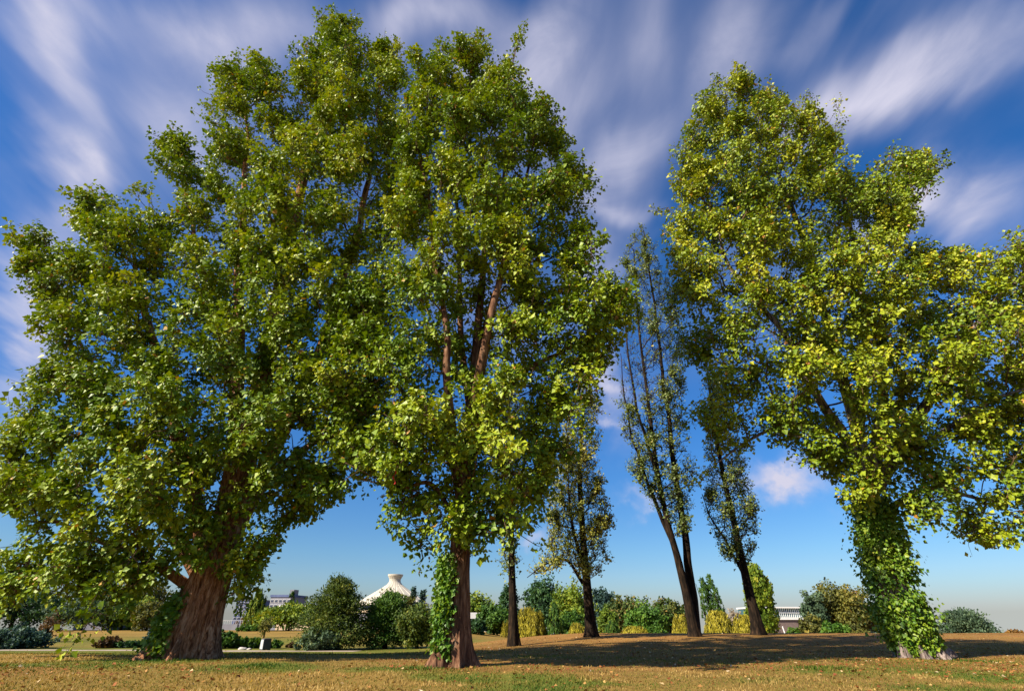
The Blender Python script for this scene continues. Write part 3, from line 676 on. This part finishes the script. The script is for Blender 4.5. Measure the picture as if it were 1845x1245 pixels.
BG = [
 # left, beyond the furrowed trunk
 ('shrub','shrub','dark rounded evergreen shrub at the far left edge beside the path',40,1130,40,42,'shrub','blue',6500),
 ('sapling','tree','small sparse orange-brown sapling on the far lawn at left',97,1106,17,52,'round','brown',420),
 ('conifer_tree','tree','spreading grey-green conifer with a dark underside on the far left lawn',162,1086,54,86,'spread','greygreen',6500),
 ('evergreen_tree','tree','dark evergreen mass behind the far left edge of the lawn',48,1056,70,95,'round','dark',6000),
 ('conifer_tree','tree','tall deep blue-dark conifer rising behind the left flat-roofed building',196,1046,40,130,'round','blue',4500),
 ('tree','tree','leafy yellow-green tree left of the ivy on the furrowed trunk',235,1079,34,88,'round','yellowgreen',5200),
 ('shrub','shrub','olive-brown rounded shrub close to the left ivy',277,1087,22,82,'shrub','olive',3200),
 ('tree','tree','tall olive tree partly behind the yellow-green tree at left',262,1044,36,104,'round','olive',4800),
 ('shrub','shrub','low reddish-brown shrub on the lawn edge by the path',198,1149,17,43,'shrub','brown',1900),
 ('shrub','shrub','low dark green shrub beside the reddish-brown one by the path',236,1157,22,43.5,'shrub','dark',1900),
 ('shrub','shrub','small red-brown bush nearest the furrowed trunk by the path',279,1158,10,43.5,'shrub','brown',1000),
 ('shrub','shrub','blue-green bush tucked behind the left foot of the furrowed trunk',292,1130,18,46,'shrub','blue',2200),
 ('shrub','shrub','feathery dark green shrub right of the furrowed trunk',417,1139,20,42,'shrub','green',2600),
 ('shrub','shrub','low green bush left of the dark utility box',452,1150,21,42.5,'shrub','green',2400),
 ('shrub','shrub','low green bush right of the dark utility box',495,1154,13,42.5,'shrub','green',1600),
 ('shrub','shrub','small dead brown bush left of the big pine',525,1156,7,43,'shrub','brown',600),
 ('weeping_conifer','tree','tall weeping olive-green conifer left of the concrete block building',470,1063,27,88,'weep','yellowgreen',5200),
 ('weeping_conifer','tree','slim dark weeping conifer in front of the tan building',528,1063,14,104,'weep','green',2600),
 ('tree','tree','wide flat-topped green tree with pale trunks below the tan building',527,1095,54,84,'spread','yellowgreen',7000),
 ('sapling','tree','young golden sapling on a thin leaning stem behind the utility box',482,1112,11,60,'round','olive',700),
 ('shrub','shrub','small bright green shrub right of the grey retaining wall',450,1129,14,80,'shrub','bright',1500),
 ('shrub','shrub','distant orange shrub above the grey retaining wall',443,1112,12,96,'shrub','orange',1200),
 ('pine_tree','tree','large bushy pine reaching the ground left of the white fluted dome',614,1047,56,40,'pine','mixed',18000),
 ('shrub','shrub','low spreading green shrub at the left foot of the big pine',580,1138,32,38.6,'shrub','greygreen',4500),
 ('tree','tree','dense dark leafy tree in front of the white fluted dome',703,1072,48,42,'pine','green',14000),
 ('tree','tree','lighter green bushy tree between the dome and the middle trunk',757,1094,36,41,'round','mixed',9000),
 ('tree','tree','olive roundish tree against the right slope of the dome',732,1066,15,72,'round','olive',2600),
 ('conifer_tree','tree','blue-green pointed conifer right of the dome, nearer the dome',747,1059,13,78,'cone','blue',2200),
 ('conifer_tree','tree','blue-green pointed conifer right of the dome, nearer the middle trunk',763,1064,13,80,'cone','blue',2200),
 # centre
 ('tree','tree','distant yellow-green tree above the white flat-roofed building',862,1077,25,150,'round','yellowgreen',3600),
 ('shrub','shrub','dark bushes below the white flat-roofed building',858,1118,17,74,'shrub','dark',2600),
 ('tree','tree','rounded mid-green tree right of the white flat-roofed building',890,1096,27,80,'round','green',4800),
 ('tree','tree','dark conical tree behind the thin straight poplar',917,1056,28,108,'cone','dark',4600),
 ('tree','tree','tall dark green egg-shaped tree above the big golden willow',976,1043,29,102,'round','dark',5200),
 ('willow_tree','willow','large golden weeping willow right of the thin straight poplar',955,1094,32,76,'willow','willow',6500),
 ('willow_tree','willow','narrow golden willow left of the thin straight poplar',911,1117,9,77,'willow','willow',1400),
 ('tree','tree','drooping dark green tree between the golden willow and dark-trunked poplar',998,1083,18,75,'weep','green',4200),
 ('tree','tree','tall yellow-green tree left of the dark-trunked poplar',1030,1056,32,92,'round','yellowgreen',5600),
 ('tree','tree','shaded green tree below the tall yellow-green one',1032,1106,24,80,'round','green',3600),
 ('tree','tree','blue-green domed tree in the distance right of the dark-trunked poplar',1087,1064,22,125,'round','blue',3800),
 ('tree','tree','small yellow-green tree right of the dark-trunked poplar',1092,1093,16,86,'round','yellowgreen',2800),
 ('willow_tree','willow','low orange-gold willow mound left of the dark-trunked poplar',1040,1122,20,60,'willow','willow',3800),
 ('tree','tree','broad dull green tree in the row behind the bright green one',1128,1079,36,104,'round','darkred',5400),
 ('tree','tree','vivid bright green rounded tree behind the golden mound',1160,1095,31,82,'round','bright',5200),
 ('willow_tree','willow','small green weeping shrub left of the golden mound',1101,1118,18,63,'willow','green',3200),
 ('willow_tree','willow','low spreading golden willow mound below the bright green tree',1142,1128,30,60,'willow','willow',4600),
 ('shrub','shrub','round green shrub at the right end of the golden mound',1183,1130,14,59,'shrub','bright',2200),
 ('tree','tree','dark green tree with reddening top left of the twin trunks',1203,1080,24,85,'round','darkred',4600),
 ('tree','tree','tiny distant dark tree just left of the twin trunks',1230,1090,10,135,'round','blue',1300),
 ('willow_tree','willow','golden willow touching the left side of the twin trunks',1225,1106,20,66,'willow','willow',3800),
 # right
 ('lombardy_poplar','tree','left column of the distant green columnar poplars',1264,1040,10,112,'column','green',2600),
 ('lombardy_poplar','tree','tallest middle column of the distant green columnar poplars',1276,1036,11,112,'column','green',2800),
 ('lombardy_poplar','tree','shortest right column of the distant green columnar poplars',1288,1058,10,111,'column','green',2200),
 ('tree','tree','small dark tree right of the distant columnar poplars',1300,1086,8,118,'round','blue',1100),
 ('willow_tree','willow','broad golden willow right of the twin trunks',1290,1101,29,70,'willow','willow',6000),
 ('willow_tree','willow','golden-green willow left of the leaning dark poplar',1336,1108,24,68,'willow','willow',4600),
 ('shrub','shrub','pale dry leafless shrub rising behind the golden willows',1323,1096,14,78,'round','dry',700),
 ('lombardy_poplar','tree','broad green columnar poplar behind the leaning dark trunk',1357,1024,27,74,'column','yellowgreen',7500),
 ('shrub','shrub','low bright green shrub against the brown pebbled wall',1432,1134,15,88,'shrub','bright',1800),
 ('tree','tree','large olive tree with orange tints right of the glazed building',1506,1059,40,86,'round','olive',8500),
 ('tree','tree','bluish-green tree overlapping the right end of the glazed building',1459,1067,18,84,'round','greygreen',3600),
 ('tree','tree','orange autumn tree at the right side of the large olive tree',1540,1072,19,90,'round','orange',3200),
 ('shrub','shrub','bright green shrub in front of the large olive tree',1498,1122,20,70,'shrub','bright',3000),
 ('shrub','shrub','olive shrub right of the bright green one on the crest',1538,1124,15,72,'shrub','olive',2200),
 ('shrub','shrub','olive shrub at the left foot of the large olive tree',1462,1112,18,74,'shrub','olive',2600),
 ('conifer_tree','tree','hazy blue-green conifer just left of the ivy-clad trunk',1584,1094,26,104,'pine','blue',4200),  # bluish foliage is its own leaf colour
 ('pine_tree','tree','low grey-green pine on the crest right of the ivy-clad trunk',1733,1104,46,76,'pine','greygreen',7500),
 ('shrub','shrub','small orange shrub on the horizon at the far right edge',1823,1134,14,72,'shrub','orange',1600),
]
for b in BG: bg(*b)

# ------------------------------------------------------------------ buildings
def px_w(Y): return Y / F / 1.145            # metres per pixel near the horizon row
# fluted dome
Yd = 185; k = px_w(Yd); c0 = pt(708, 1085, Yd); gz = float(ground_h(c0[0], Yd))
dome = thing('planetarium', 'white fluted conical dome with a flared round top beyond the shrubs', 'building', (float(c0[0]), Yd, gz))
prof = [(0, 1036.2), (11.5, 1036), (13.6, 1034.6), (14.2, 1034.8), (14.0, 1037), (12.2, 1040), (10.6, 1043), (10.3, 1046), (11.2, 1049), (14.5, 1053), (20.5, 1057.5), (29, 1063), (40, 1070), (52, 1078), (63, 1085.5), (63.5, 1087)]
nr = 160; vs = []; th = np.linspace(0, 2*np.pi, nr, endpoint=False)
for r_, y_ in prof:
    z = pt(708, y_, Yd)[2]; f = abs((th * 20 / np.pi) % 2 - 1)                       # 20 folds
    amp = .07 if r_ > 9 and y_ > 1037 else 0
    rr = r_ * k * (1 - amp * (f > .80) * np.minimum(1, r_ / 14))
    vs.append(np.stack([c0[0] + rr * np.cos(th), Yd + rr * np.sin(th), np.full(nr, z)], -1))
V = np.concatenate(vs); m = len(prof); i = np.arange(m - 1)[:, None] * nr; j = np.arange(nr)[None]
f_ = np.stack([i + j, i + nr + j, i + nr + (j + 1) % nr, i + (j + 1) % nr], -1).reshape(-1, 4)
mesh_obj('roof', V, f_.ravel(), np.full(len(f_), 4), M['concrete_white'], dome, smooth=False)
def drum(name, r_, ytop, ybot, mat, n=64):
    z1 = pt(708, ytop, Yd)[2]; z0 = pt(708, ybot, Yd)[2] if ybot else gz - .3
    MB().tube(np.array([[c0[0], Yd, z0], [c0[0], Yd, z1]]), r_ * k, n).build(name, mat, dome)
drum('cornice', 66, 1087, 1090.5, M['concrete_white']); drum('wall', 58, 1090.5, 1100, M['concrete_grey']); drum('window_band', 60, 1094, 1098, M['window_dark'])
drum('terrace', 74, 1100, 1104, M['concrete_tan']); drum('plinth', 72, 1104, None, M['concrete_grey'])

def block(name, label, x0, x1, ytop, Y, depth, wallmat, rz=0.0, roof=None, rows=0, cols=0, roofh=.35, win=None, wf=(.15, .85), over=.25):
    a = pt(x0, ytop, Y); b = pt(x1, ytop, Y); w = b[0] - a[0]; gz = float(ground_h((a[0] + b[0]) / 2, Y)) - .4; top = a[2]
    root = thing(name, label, 'building', (float((a[0] + b[0]) / 2), Y, gz + .4))
    cxw = (a[0] + b[0]) / 2; c, s = math.cos(rz), math.sin(rz)
    def T(lx, ly, z): return (cxw + lx * c - ly * s, Y + lx * s + ly * c, z)
    MB().box(T(0, depth / 2, (top - roofh + gz) / 2), (w, depth, top - roofh - gz), rz).build('wall', wallmat, root)
    MB().box(T(0, depth / 2, top - roofh / 2), (w + 2 * over, depth + 2 * over, roofh), rz).build('roof', roof or wallmat, root)
    vis = (wf[0], wf[1])
    for r_ in range(rows):
        zc = top - roofh - (top - roofh - gz) * (vis[0] + (vis[1] - vis[0]) * (r_ + .5) / rows)
        hh = (top - roofh - gz) * (vis[1] - vis[0]) / rows * .5
        for q in range(cols):
            lx = -w / 2 + w * (q + .5) / cols
            fr = MB().box(T(lx, -.04, zc), (w / cols * .82, .10, hh * 1.2), rz).build('window', M['white'], root)
            fr2 = MB().box(T(lx, -.11, zc), (w / cols * .70, .06, hh), rz).build('pane', win or M['window_dark'], root)
            fr2.parent = fr
    return root, T, w, top, gz
block('office_building', 'pale blue multi-storey apartment block far behind the trees', 428, 467, 1079, 300, 20, M['concrete_blue'], .1, M['concrete_grey'], 5, 6, .6, wf=(.03, .6))
rb, T, w, top, gz_ = block('office_building', 'grey concrete office block with window bands behind weeping conifers', 488, 527, 1071, 240, 14, M['concrete_grey'], -.12, M['concrete_blue'], 4, 5, .9, wf=(.04, .6))
MB().box(T(w * .36, 4, top + 1.0), (w * .2, 4, 2.0), -.12).build('stair_tower', M['concrete_grey'], rb)
block('museum_annex', 'low tan flat-roofed building left of the big pine', 502, 574, 1090, 170, 16, M['concrete_tan'], -.10, M['white'], 0, 0, .35)
block('house', 'white flat-roofed building glimpsed right of the middle trunk', 835, 868, 1103, 120, 8, M['window_dark'], .25, M['white'], 1, 4, 1.1, over=.4, wf=(.2, .6))
block('pavilion', 'small white building right of the middle trunk behind dark bushes', 866, 876, 1113, 100, 4, M['white'], .15, M['white'], 0, 0, .2)
block('shed', 'white sloping structure between the bushy tree and the middle trunk', 757, 790, 1102, 118, 6, M['concrete_white'], .2, M['white'], 0, 0, .3)
rh, T, w, top, gz_ = block('pavilion', 'grey flat-roofed building with a tilted vent pipe behind left trees', 150, 206, 1084, 98, 7, M['concrete_grey'], .08, M['metal_pale'], 1, 4, .5, over=.5, wf=(.1, .5))
MB().tube(np.array([T(w * .26, 2, top - .1), T(w * .34, 2, top + 1.3)]), .24, 10).build('vent_pipe', M['metal_dark'], rh)
MB().box(T(w * .2, 2, top + .2), (.9, .8, .4)).build('roof_unit', M['metal_pale'], rh)
# retaining wall with railing
a = pt(396, 1124, 92); b = pt(449, 1124, 92); gz = float(ground_h(a[0], 92))
rw = thing('retaining_wall', 'grey concrete retaining wall with railing right of the furrowed trunk', 'wall', (float((a[0]+b[0])/2), 92, gz))
cxw = (a[0]+b[0])/2; wl = b[0] - a[0]
MB().box((cxw, 92, (a[2] + gz - .3) / 2), (wl, .4, a[2] - gz + .3)).build('wall', M['concrete_grey'], rw)
mb = MB(); mb.box((cxw, 92, a[2] + .5), (wl, .05, .06))
for q in np.linspace(-.48, .48, 14): mb.box((cxw + q * wl, 92, a[2] + .24), (.05, .04, .48))
mb.build('railing', M['metal_pale'], rw)
MB().box((cxw + wl * .1, 91.72, (a[2] + gz) / 2), (.35, .12, a[2] - gz + .1)).build('pillar', M['concrete_grey'], rw)

# glazed brown building on the right
Ym = 140; k = px_w(Ym); rz = .16
a = pt(1380, 1116, Ym); wl = 135 * k; gz = -1.5; c, s = math.cos(rz), math.sin(rz)
mus = thing('museum_building', 'brown pebbled wall with white cornice and finned glass upper storey', 'building', (float(a[0]), Ym, gz))
def T(lx, ly, z): return (a[0] + lx * c - ly * s, Ym + lx * s + ly * c, z)
z1 = a[2]; zc = pt(1400, 1111.5, Ym)[2]; zt = pt(1400, 1095, Ym)[2]; dz = pt(1400, 1092.5, Ym)[2] - zt
MB().box(T(wl/2, 6, (z1 + gz) / 2), (wl, 12, z1 - gz), rz).build('wall', M['pebble'], mus)
MB().box(T(wl/2, 6, (zc + z1) / 2 + .0), (wl + .6, 12.6, zc - z1), rz).build('cornice', M['white'], mus)
MB().box(T(wl/2, 6.4, (zc + zt) / 2), (wl - .5, 11, zt - zc), rz).build('window_band', M['glass'], mus)
MB().box(T(wl/2, 6.2, zt + dz / 2), (wl, 12, dz), rz).build('roof', M['white'], mus)
for q in range(34):
    MB().box(T(.4 + (wl - .8) * q / 33, .86, (zc + zt) / 2), (.12, .07, zt - zc - .01), rz).build('fin', M['white'], mus)
mb = MB().box(T(wl/2, .80, (zc + zt) / 2), (wl - .5, .20, .14), rz); mb.build('transom', M['white'], mus)
p = pt(1414, 1140, 84); gz = float(ground_h(p[0], 84))
mb = MB(); mb.tube(np.array([[p[0] + .12, 84, gz - .1], [p[0] - .02, 84, p[2] + .1], [p[0] - .12, 84, p[2] + .75]]), [.09, .08, .07], 8)
po = thing('marker_post', 'thin leaning white post before the brown pebbled wall', 'post', (float(p[0]), 84, gz)); mb.build('post', M['white'], po)
MB().tube(np.array([[p[0] - .12, 84, p[2] + .75], [p[0] - .14, 84, p[2] + .82]]), [.10, .05], 8).build('cap', M['white'], po)

# utility box, rocks, red strip
p = pt(477, 1172, 39.5); gx0, gy0 = float(p[0]), 39.5; gz = float(ground_h(gx0, gy0)); k = px_w(39.5)
ub = thing('utility_box', 'dark box with a pale slanted side beside the path', 'utility box', (gx0, gy0, gz))
rz = .75
def boxtaper(c, w, d, h, tw, td, rz):
    m_ = MB(); v = []
    for (ww, dd, z) in ((w, d, 0), (tw, td, h)):
        for sx, sy in ((-1, -1), (1, -1), (1, 1), (-1, 1)):
            x_, y_ = sx * ww / 2, sy * dd / 2; v.append([c[0] + x_ * math.cos(rz) - y_ * math.sin(rz), c[1] + x_ * math.sin(rz) + y_ * math.cos(rz), c[2] + z])
    m_.add(v, [(3,2,1,0), (4,5,6,7), (0,1,5,4), (1,2,6,5), (2,3,7,6), (3,0,4,7)]); return m_
boxtaper((gx0, gy0, gz - .02), .52, .52, .62, .44, .44, rz).build('body', M['metal_dark'], ub)
d_ = np.array([-math.cos(rz), -math.sin(rz), 0]); pc = np.array([gx0, gy0, gz + .30]) + d_ * .262
boxtaper((pc[0], pc[1], gz + .06), .03, .48, .54, .03, .42, rz).build('side_panel', M['metal_pale'], ub)
boxtaper((gx0, gy0, gz + .605), .48, .48, .05, .44, .44, rz).build('lid', M['metal_dark'], ub)
def rock(cx, cy, Y, r_, lab, seed):
    p = pt(cx, cy, Y); gz = float(ground_h(p[0], Y)); rng = np.random.default_rng(seed)
    u, v = np.meshgrid(np.linspace(0, 2*np.pi, 20, endpoint=False), np.linspace(.02, np.pi-.02, 12)); d = np.stack([np.cos(u)*np.sin(v), np.sin(u)*np.sin(v), np.cos(v)], -1)
    rr = r_ * (.7 + .6 * fbm(d * 1.6 + seed, seed, 3)); V = d * rr[..., None] * np.array([1.3, 1, .6]) + np.array([p[0], Y, gz + .12 * r_])
    i = np.arange(11)[:, None] * 20; j = np.arange(20)[None]; f = np.stack([i + j, i + 20 + j, i + 20 + (j+1) % 20, i + (j+1) % 20], -1).reshape(-1, 4)
    o = mesh_obj('rock', V.reshape(-1, 3), f.ravel(), np.full(len(f), 4), M['rock']); tag(o, lab, 'rock')
rock(437, 1168, 40.2, .22, 'larger pale rock by the path left of the utility box', 3)
rock(449, 1169, 40.2, .13, 'smaller pale rock between the larger rock and the utility box', 5)
a = pt(711, 846, YB - 1.6); b = pt(710, 872, YB - 1.6); t = np.linspace(0, 1, 14); P = a[None] * (1 - t[:, None]) + b[None] * t[:, None]
P[:, 0] += .03 * np.sin(t * 9); wv = .014 + .007 * np.sin(t * 14)
V = np.concatenate([P + np.stack([-wv, 0*t, 0*t], -1), P + np.stack([wv, .02*np.sin(t*7), 0*t], -1), P + np.stack([wv, .012+.02*np.sin(t*7), 0*t], -1), P + np.stack([-wv, .012+0*t, 0*t], -1)])
fs = [(r_*14+q, r_*14+q+1, ((r_+1) % 4)*14+q+1, ((r_+1) % 4)*14+q) for r_ in range(4) for q in range(13)]
o = mesh_obj('strip', V, np.array(fs).ravel(), np.full(len(fs), 4), M['red']); tag(o, 'small red strip hanging from a low left branch of the middle tree', 'strip')  # narrow red strip in place of a cluster of dead red leaves

# ------------------------------------------------------------------ light and sky
EL = math.radians(37); sd = np.array([-.85, -.53]); sd /= np.linalg.norm(sd)
S = Vector((sd[0] * math.cos(EL), sd[1] * math.cos(EL), math.sin(EL)))
sl = bpy.data.lights.new('sun', 'SUN'); sl.energy = 5.0; sl.angle = math.radians(.5); sl.color = (1.0, .90, .74)
so = bpy.data.objects.new('sun', sl); COL.objects.link(so); so.rotation_euler = S.to_track_quat('Z', 'Y').to_euler(); so.location = (-40, -40, 60)

W = bpy.data.worlds.new('World'); SC.world = W; W.use_nodes = True; nt = W.node_tree; nt.nodes.clear(); lk = nt.links
sky = N(nt, 'ShaderNodeTexSky', sky_type='NISHITA'); sky.sun_disc = False; sky.sun_elevation = EL; sky.sun_rotation = math.atan2(S.x, S.y)
sky.air_density = 1.0; sky.dust_density = .6; sky.ozone_density = 2.0
tc = N(nt, 'ShaderNodeTexCoord')
def math_(op, a, b=None, c=None, clamp=False):
    n = N(nt, 'ShaderNodeMath', operation=op); n.use_clamp = clamp
    for k, v in enumerate((a, b, c)):
        if v is None: continue
        if isinstance(v, (int, float)): n.inputs[k].default_value = v
        else: lk.new(v, n.inputs[k])
    return n.outputs[0]
def vmath(op, a, b=None):
    n = N(nt, 'ShaderNodeVectorMath', operation=op)
    for k, v in enumerate((a, b)):
        if v is None: continue
        if isinstance(v, (tuple, list, np.ndarray)): n.inputs[k].default_value = tuple(float(q) for q in v)
        else: lk.new(v, n.inputs[k])
    return n
sepd = N(nt, 'ShaderNodeSeparateXYZ'); lk.new(tc.outputs['Generated'], sepd.inputs[0]); dxx, dyy, dzz = sepd.outputs
zz = math_('MAXIMUM', math_('ADD', dzz, .16), .03)
cbs = N(nt, 'ShaderNodeCombineXYZ'); lk.new(dxx, cbs.inputs[0]); lk.new(dyy, cbs.inputs[1]); lk.new(math_('MAXIMUM', dzz, .012), cbs.inputs[2])
lk.new(vmath('NORMALIZE', cbs.outputs[0]).outputs[0], sky.inputs[0])
U = math_('DIVIDE', dxx, zz); Vv = math_('DIVIDE', dyy, zz)
def snoise(su, sv, scale, detail, rough, dist=0, off=0.0):
    cb = N(nt, 'ShaderNodeCombineXYZ'); lk.new(math_('MULTIPLY', U, su), cb.inputs[0]); lk.new(math_('MULTIPLY_ADD', Vv, sv, off), cb.inputs[1]); cb.inputs[2].default_value = off
    n = N(nt, 'ShaderNodeTexNoise'); n.inputs['Scale'].default_value = scale; n.inputs['Detail'].default_value = detail; n.inputs['Roughness'].default_value = rough; n.inputs['Distortion'].default_value = dist
    lk.new(cb.outputs[0], n.inputs['Vector']); return n
streak = snoise(1.3, .55, 2.2, 5, .52, .5, 3.1).outputs['Fac']
fine = snoise(2.4, 1.5, 2.4, 7, .60, .9, 8.3).outputs['Fac']
# wobble the look-up direction so that cloud edges feather
wn = snoise(2.0, .9, 2.0, 4, .55, 0, 1.7)
wob = vmath('MULTIPLY', vmath('SUBTRACT', wn.outputs['Color'], (.5, .5, .5)).outputs[0], (.22, .22, .22)).outputs[0]
D = vmath('NORMALIZE', vmath('ADD', tc.outputs['Generated'], wob).outputs[0]).outputs[0]
BL = [((60,10),(125,250),42,.85), ((45,280),(130,350),34,.6), ((120,320),(140,350),24,.5), ((60,470),(35,690),42,.85), ((110,400),(30,440),35,.5),
      ((220,40),(520,40),55,.60), ((250,190),(350,300),60,.55), ((330,90),(420,160),60,.45), ((690,35),(880,45),32,.6), ((720,40),(700,110),40,.3),
      ((1010,20),(955,190),46,.75), ((1080,120),(1000,260),50,.45), ((1190,20),(1180,120),36,.30), ((1350,30),(1290,130),48,.5), ((1180,230),(1085,320),40,.6),
      ((1110,352),(1160,358),18,.6), ((1100,440),(1065,520),28,.7), ((1830,70),(1520,190),56,.85), ((1560,170),(1430,210),45,.5), ((1690,320),(1800,380),70,.75), ((1650,380),(1740,320),45,.4),
      ((1480,40),(1420,90),36,.35), ((1720,40),(1560,110),40,.5), ((1090,660),(1120,740),28,.6), ((1110,690),(1080,690),16,.4), ((1560,445),(1590,460),20,.5), ((1820,540),(1800,600),30,.4),
      ((800,140),(900,130),40,.5)]
dens = None
def ndir(p): return unit(ray(*p))
for (p1, p2, hw, amp) in BL:
    d1, d2 = ndir(p1), ndir(p2); c = unit(d1 + d2); a = d2 - d1; ln = np.linalg.norm(a) * .62 + .02; a = a / np.linalg.norm(a); a = unit(a - c * (a @ c)); b = np.cross(c, a)
    mid = ((p1[0] + p2[0]) / 2, (p1[1] + p2[1]) / 2)
    w = hw / F / (1 + ((mid[0] - CX) ** 2 + (mid[1] - CY) ** 2) / F ** 2) ** .75 * 1.15
    t = vmath('DOT_PRODUCT', D, a / ln).outputs['Value']; s = vmath('DOT_PRODUCT', D, b / w).outputs['Value']
    e = math_('EXPONENT', math_('MULTIPLY', math_('MULTIPLY_ADD', s, s, math_('MULTIPLY', t, t)), -1.0))
    dens = math_('MULTIPLY_ADD', e, amp, dens if dens is not None else 0.0)
veil = N(nt, 'ShaderNodeMapRange'); lk.new(streak, veil.inputs[0]); veil.inputs[1].default_value = .40; veil.inputs[2].default_value = .80; veil.inputs[4].default_value = .38
hi = N(nt, 'ShaderNodeMapRange'); hi.interpolation_type = 'SMOOTHSTEP'; lk.new(dzz, hi.inputs[0]); hi.inputs[1].default_value = .30; hi.inputs[2].default_value = .62
veil_h = math_('MULTIPLY', veil.outputs[0], hi.outputs[0])
mod = math_('MULTIPLY_ADD', fine, 1.5, .12)
cl = math_('MULTIPLY_ADD', dens, mod, veil_h)
cl = math_('MULTIPLY', cl, .92, clamp=True)
# small cumulus low in the sky
def puff(pcx, pcy, hwx, hwy, amp, scale):
    c = ndir((pcx, pcy)); a = unit(ndir((pcx + 5, pcy)) - c); a = unit(a - c * (a @ c)); b = np.cross(c, a)
    n = N(nt, 'ShaderNodeTexNoise'); n.inputs['Scale'].default_value = scale; n.inputs['Detail'].default_value = 5; n.inputs['Roughness'].default_value = .55; lk.new(tc.outputs['Generated'], n.inputs['Vector'])
    wv = vmath('ADD', tc.outputs['Generated'], vmath('MULTIPLY', vmath('SUBTRACT', n.outputs['Color'], (.5,.5,.5)).outputs[0], (.15,.15,.15)).outputs[0]).outputs[0]
    kx = hwx / F * .85; ky = hwy / F * .85
    t = vmath('DOT_PRODUCT', wv, a / kx).outputs['Value']; s = vmath('DOT_PRODUCT', wv, b / ky).outputs['Value']
    r2 = math_('MULTIPLY_ADD', s, s, math_('MULTIPLY', t, t))
    front = math_('GREATER_THAN', vmath('DOT_PRODUCT', tc.outputs['Generated'], c).outputs['Value'], 0.0)
    return math_('MULTIPLY', math_('MULTIPLY', math_('EXPONENT', math_('MULTIPLY', r2, -1.0)), amp), front)
pf_ = math_('ADD', puff(1408, 866, 58, 25, 1.15, 13), math_('ADD', puff(1160, 915, 34, 14, .45, 14), math_('ADD', puff(965, 972, 26, 13, .5, 14), puff(1100, 760, 30, 12, .45, 12))))
cl = math_('ADD', cl, pf_, clamp=True)
hs = N(nt, 'ShaderNodeHueSaturation'); hs.inputs['Saturation'].default_value = 1.38; hs.inputs['Value'].default_value = 1.0; lk.new(sky.outputs[0], hs.inputs['Color'])
tintn = N(nt, 'ShaderNodeMix', data_type='RGBA', blend_type='MULTIPLY'); tintn.inputs[0].default_value = 1; lk.new(hs.outputs[0], tintn.inputs[6])
tr_ = N(nt, 'ShaderNodeMapRange'); lk.new(dzz, tr_.inputs[0]); tr_.inputs[1].default_value = .02; tr_.inputs[2].default_value = .55
lk.new(ramp(nt, [(0, (.74, .79, 1.12)), (.06, (.75, .88, 1.17)), (.16, (.74, .93, 1.18)), (.55, (.72, .90, 1.16)), (1, (.90, .93, 1.12))], tr_.outputs[0]), tintn.inputs[7])
el = N(nt, 'ShaderNodeMapRange'); el.interpolation_type = 'SMOOTHSTEP'; lk.new(dzz, el.inputs[0]); el.inputs[1].default_value = 0.0; el.inputs[2].default_value = .45; el.inputs[3].default_value = .84; el.inputs[4].default_value = 1.10
sc_ = vmath('SCALE', tintn.outputs[2]); lk.new(el.outputs[0], sc_.inputs['Scale'])
mixc = N(nt, 'ShaderNodeMix', data_type='RGBA'); lk.new(cl, mixc.inputs[0]); lk.new(sc_.outputs[0], mixc.inputs[6]); mixc.inputs[7].default_value = (5.4, 5.35, 6.6, 1)
bgn = N(nt, 'ShaderNodeBackground'); bgn.inputs[1].default_value = .060; lk.new(mixc.outputs[2], bgn.inputs[0])
wo = N(nt, 'ShaderNodeOutputWorld'); lk.new(bgn.outputs[0], wo.inputs[0])

vs_ = SC.view_settings; vs_.view_transform = 'Standard'; vs_.look = 'None'; vs_.exposure = 1.05; vs_.gamma = 1.0; vs_.use_curve_mapping = False
SC.render.engine = 'CYCLES'; SC.cycles.max_bounces = 4; SC.cycles.diffuse_bounces = 2; SC.cycles.transmission_bounces = 2; SC.cycles.use_denoising = True
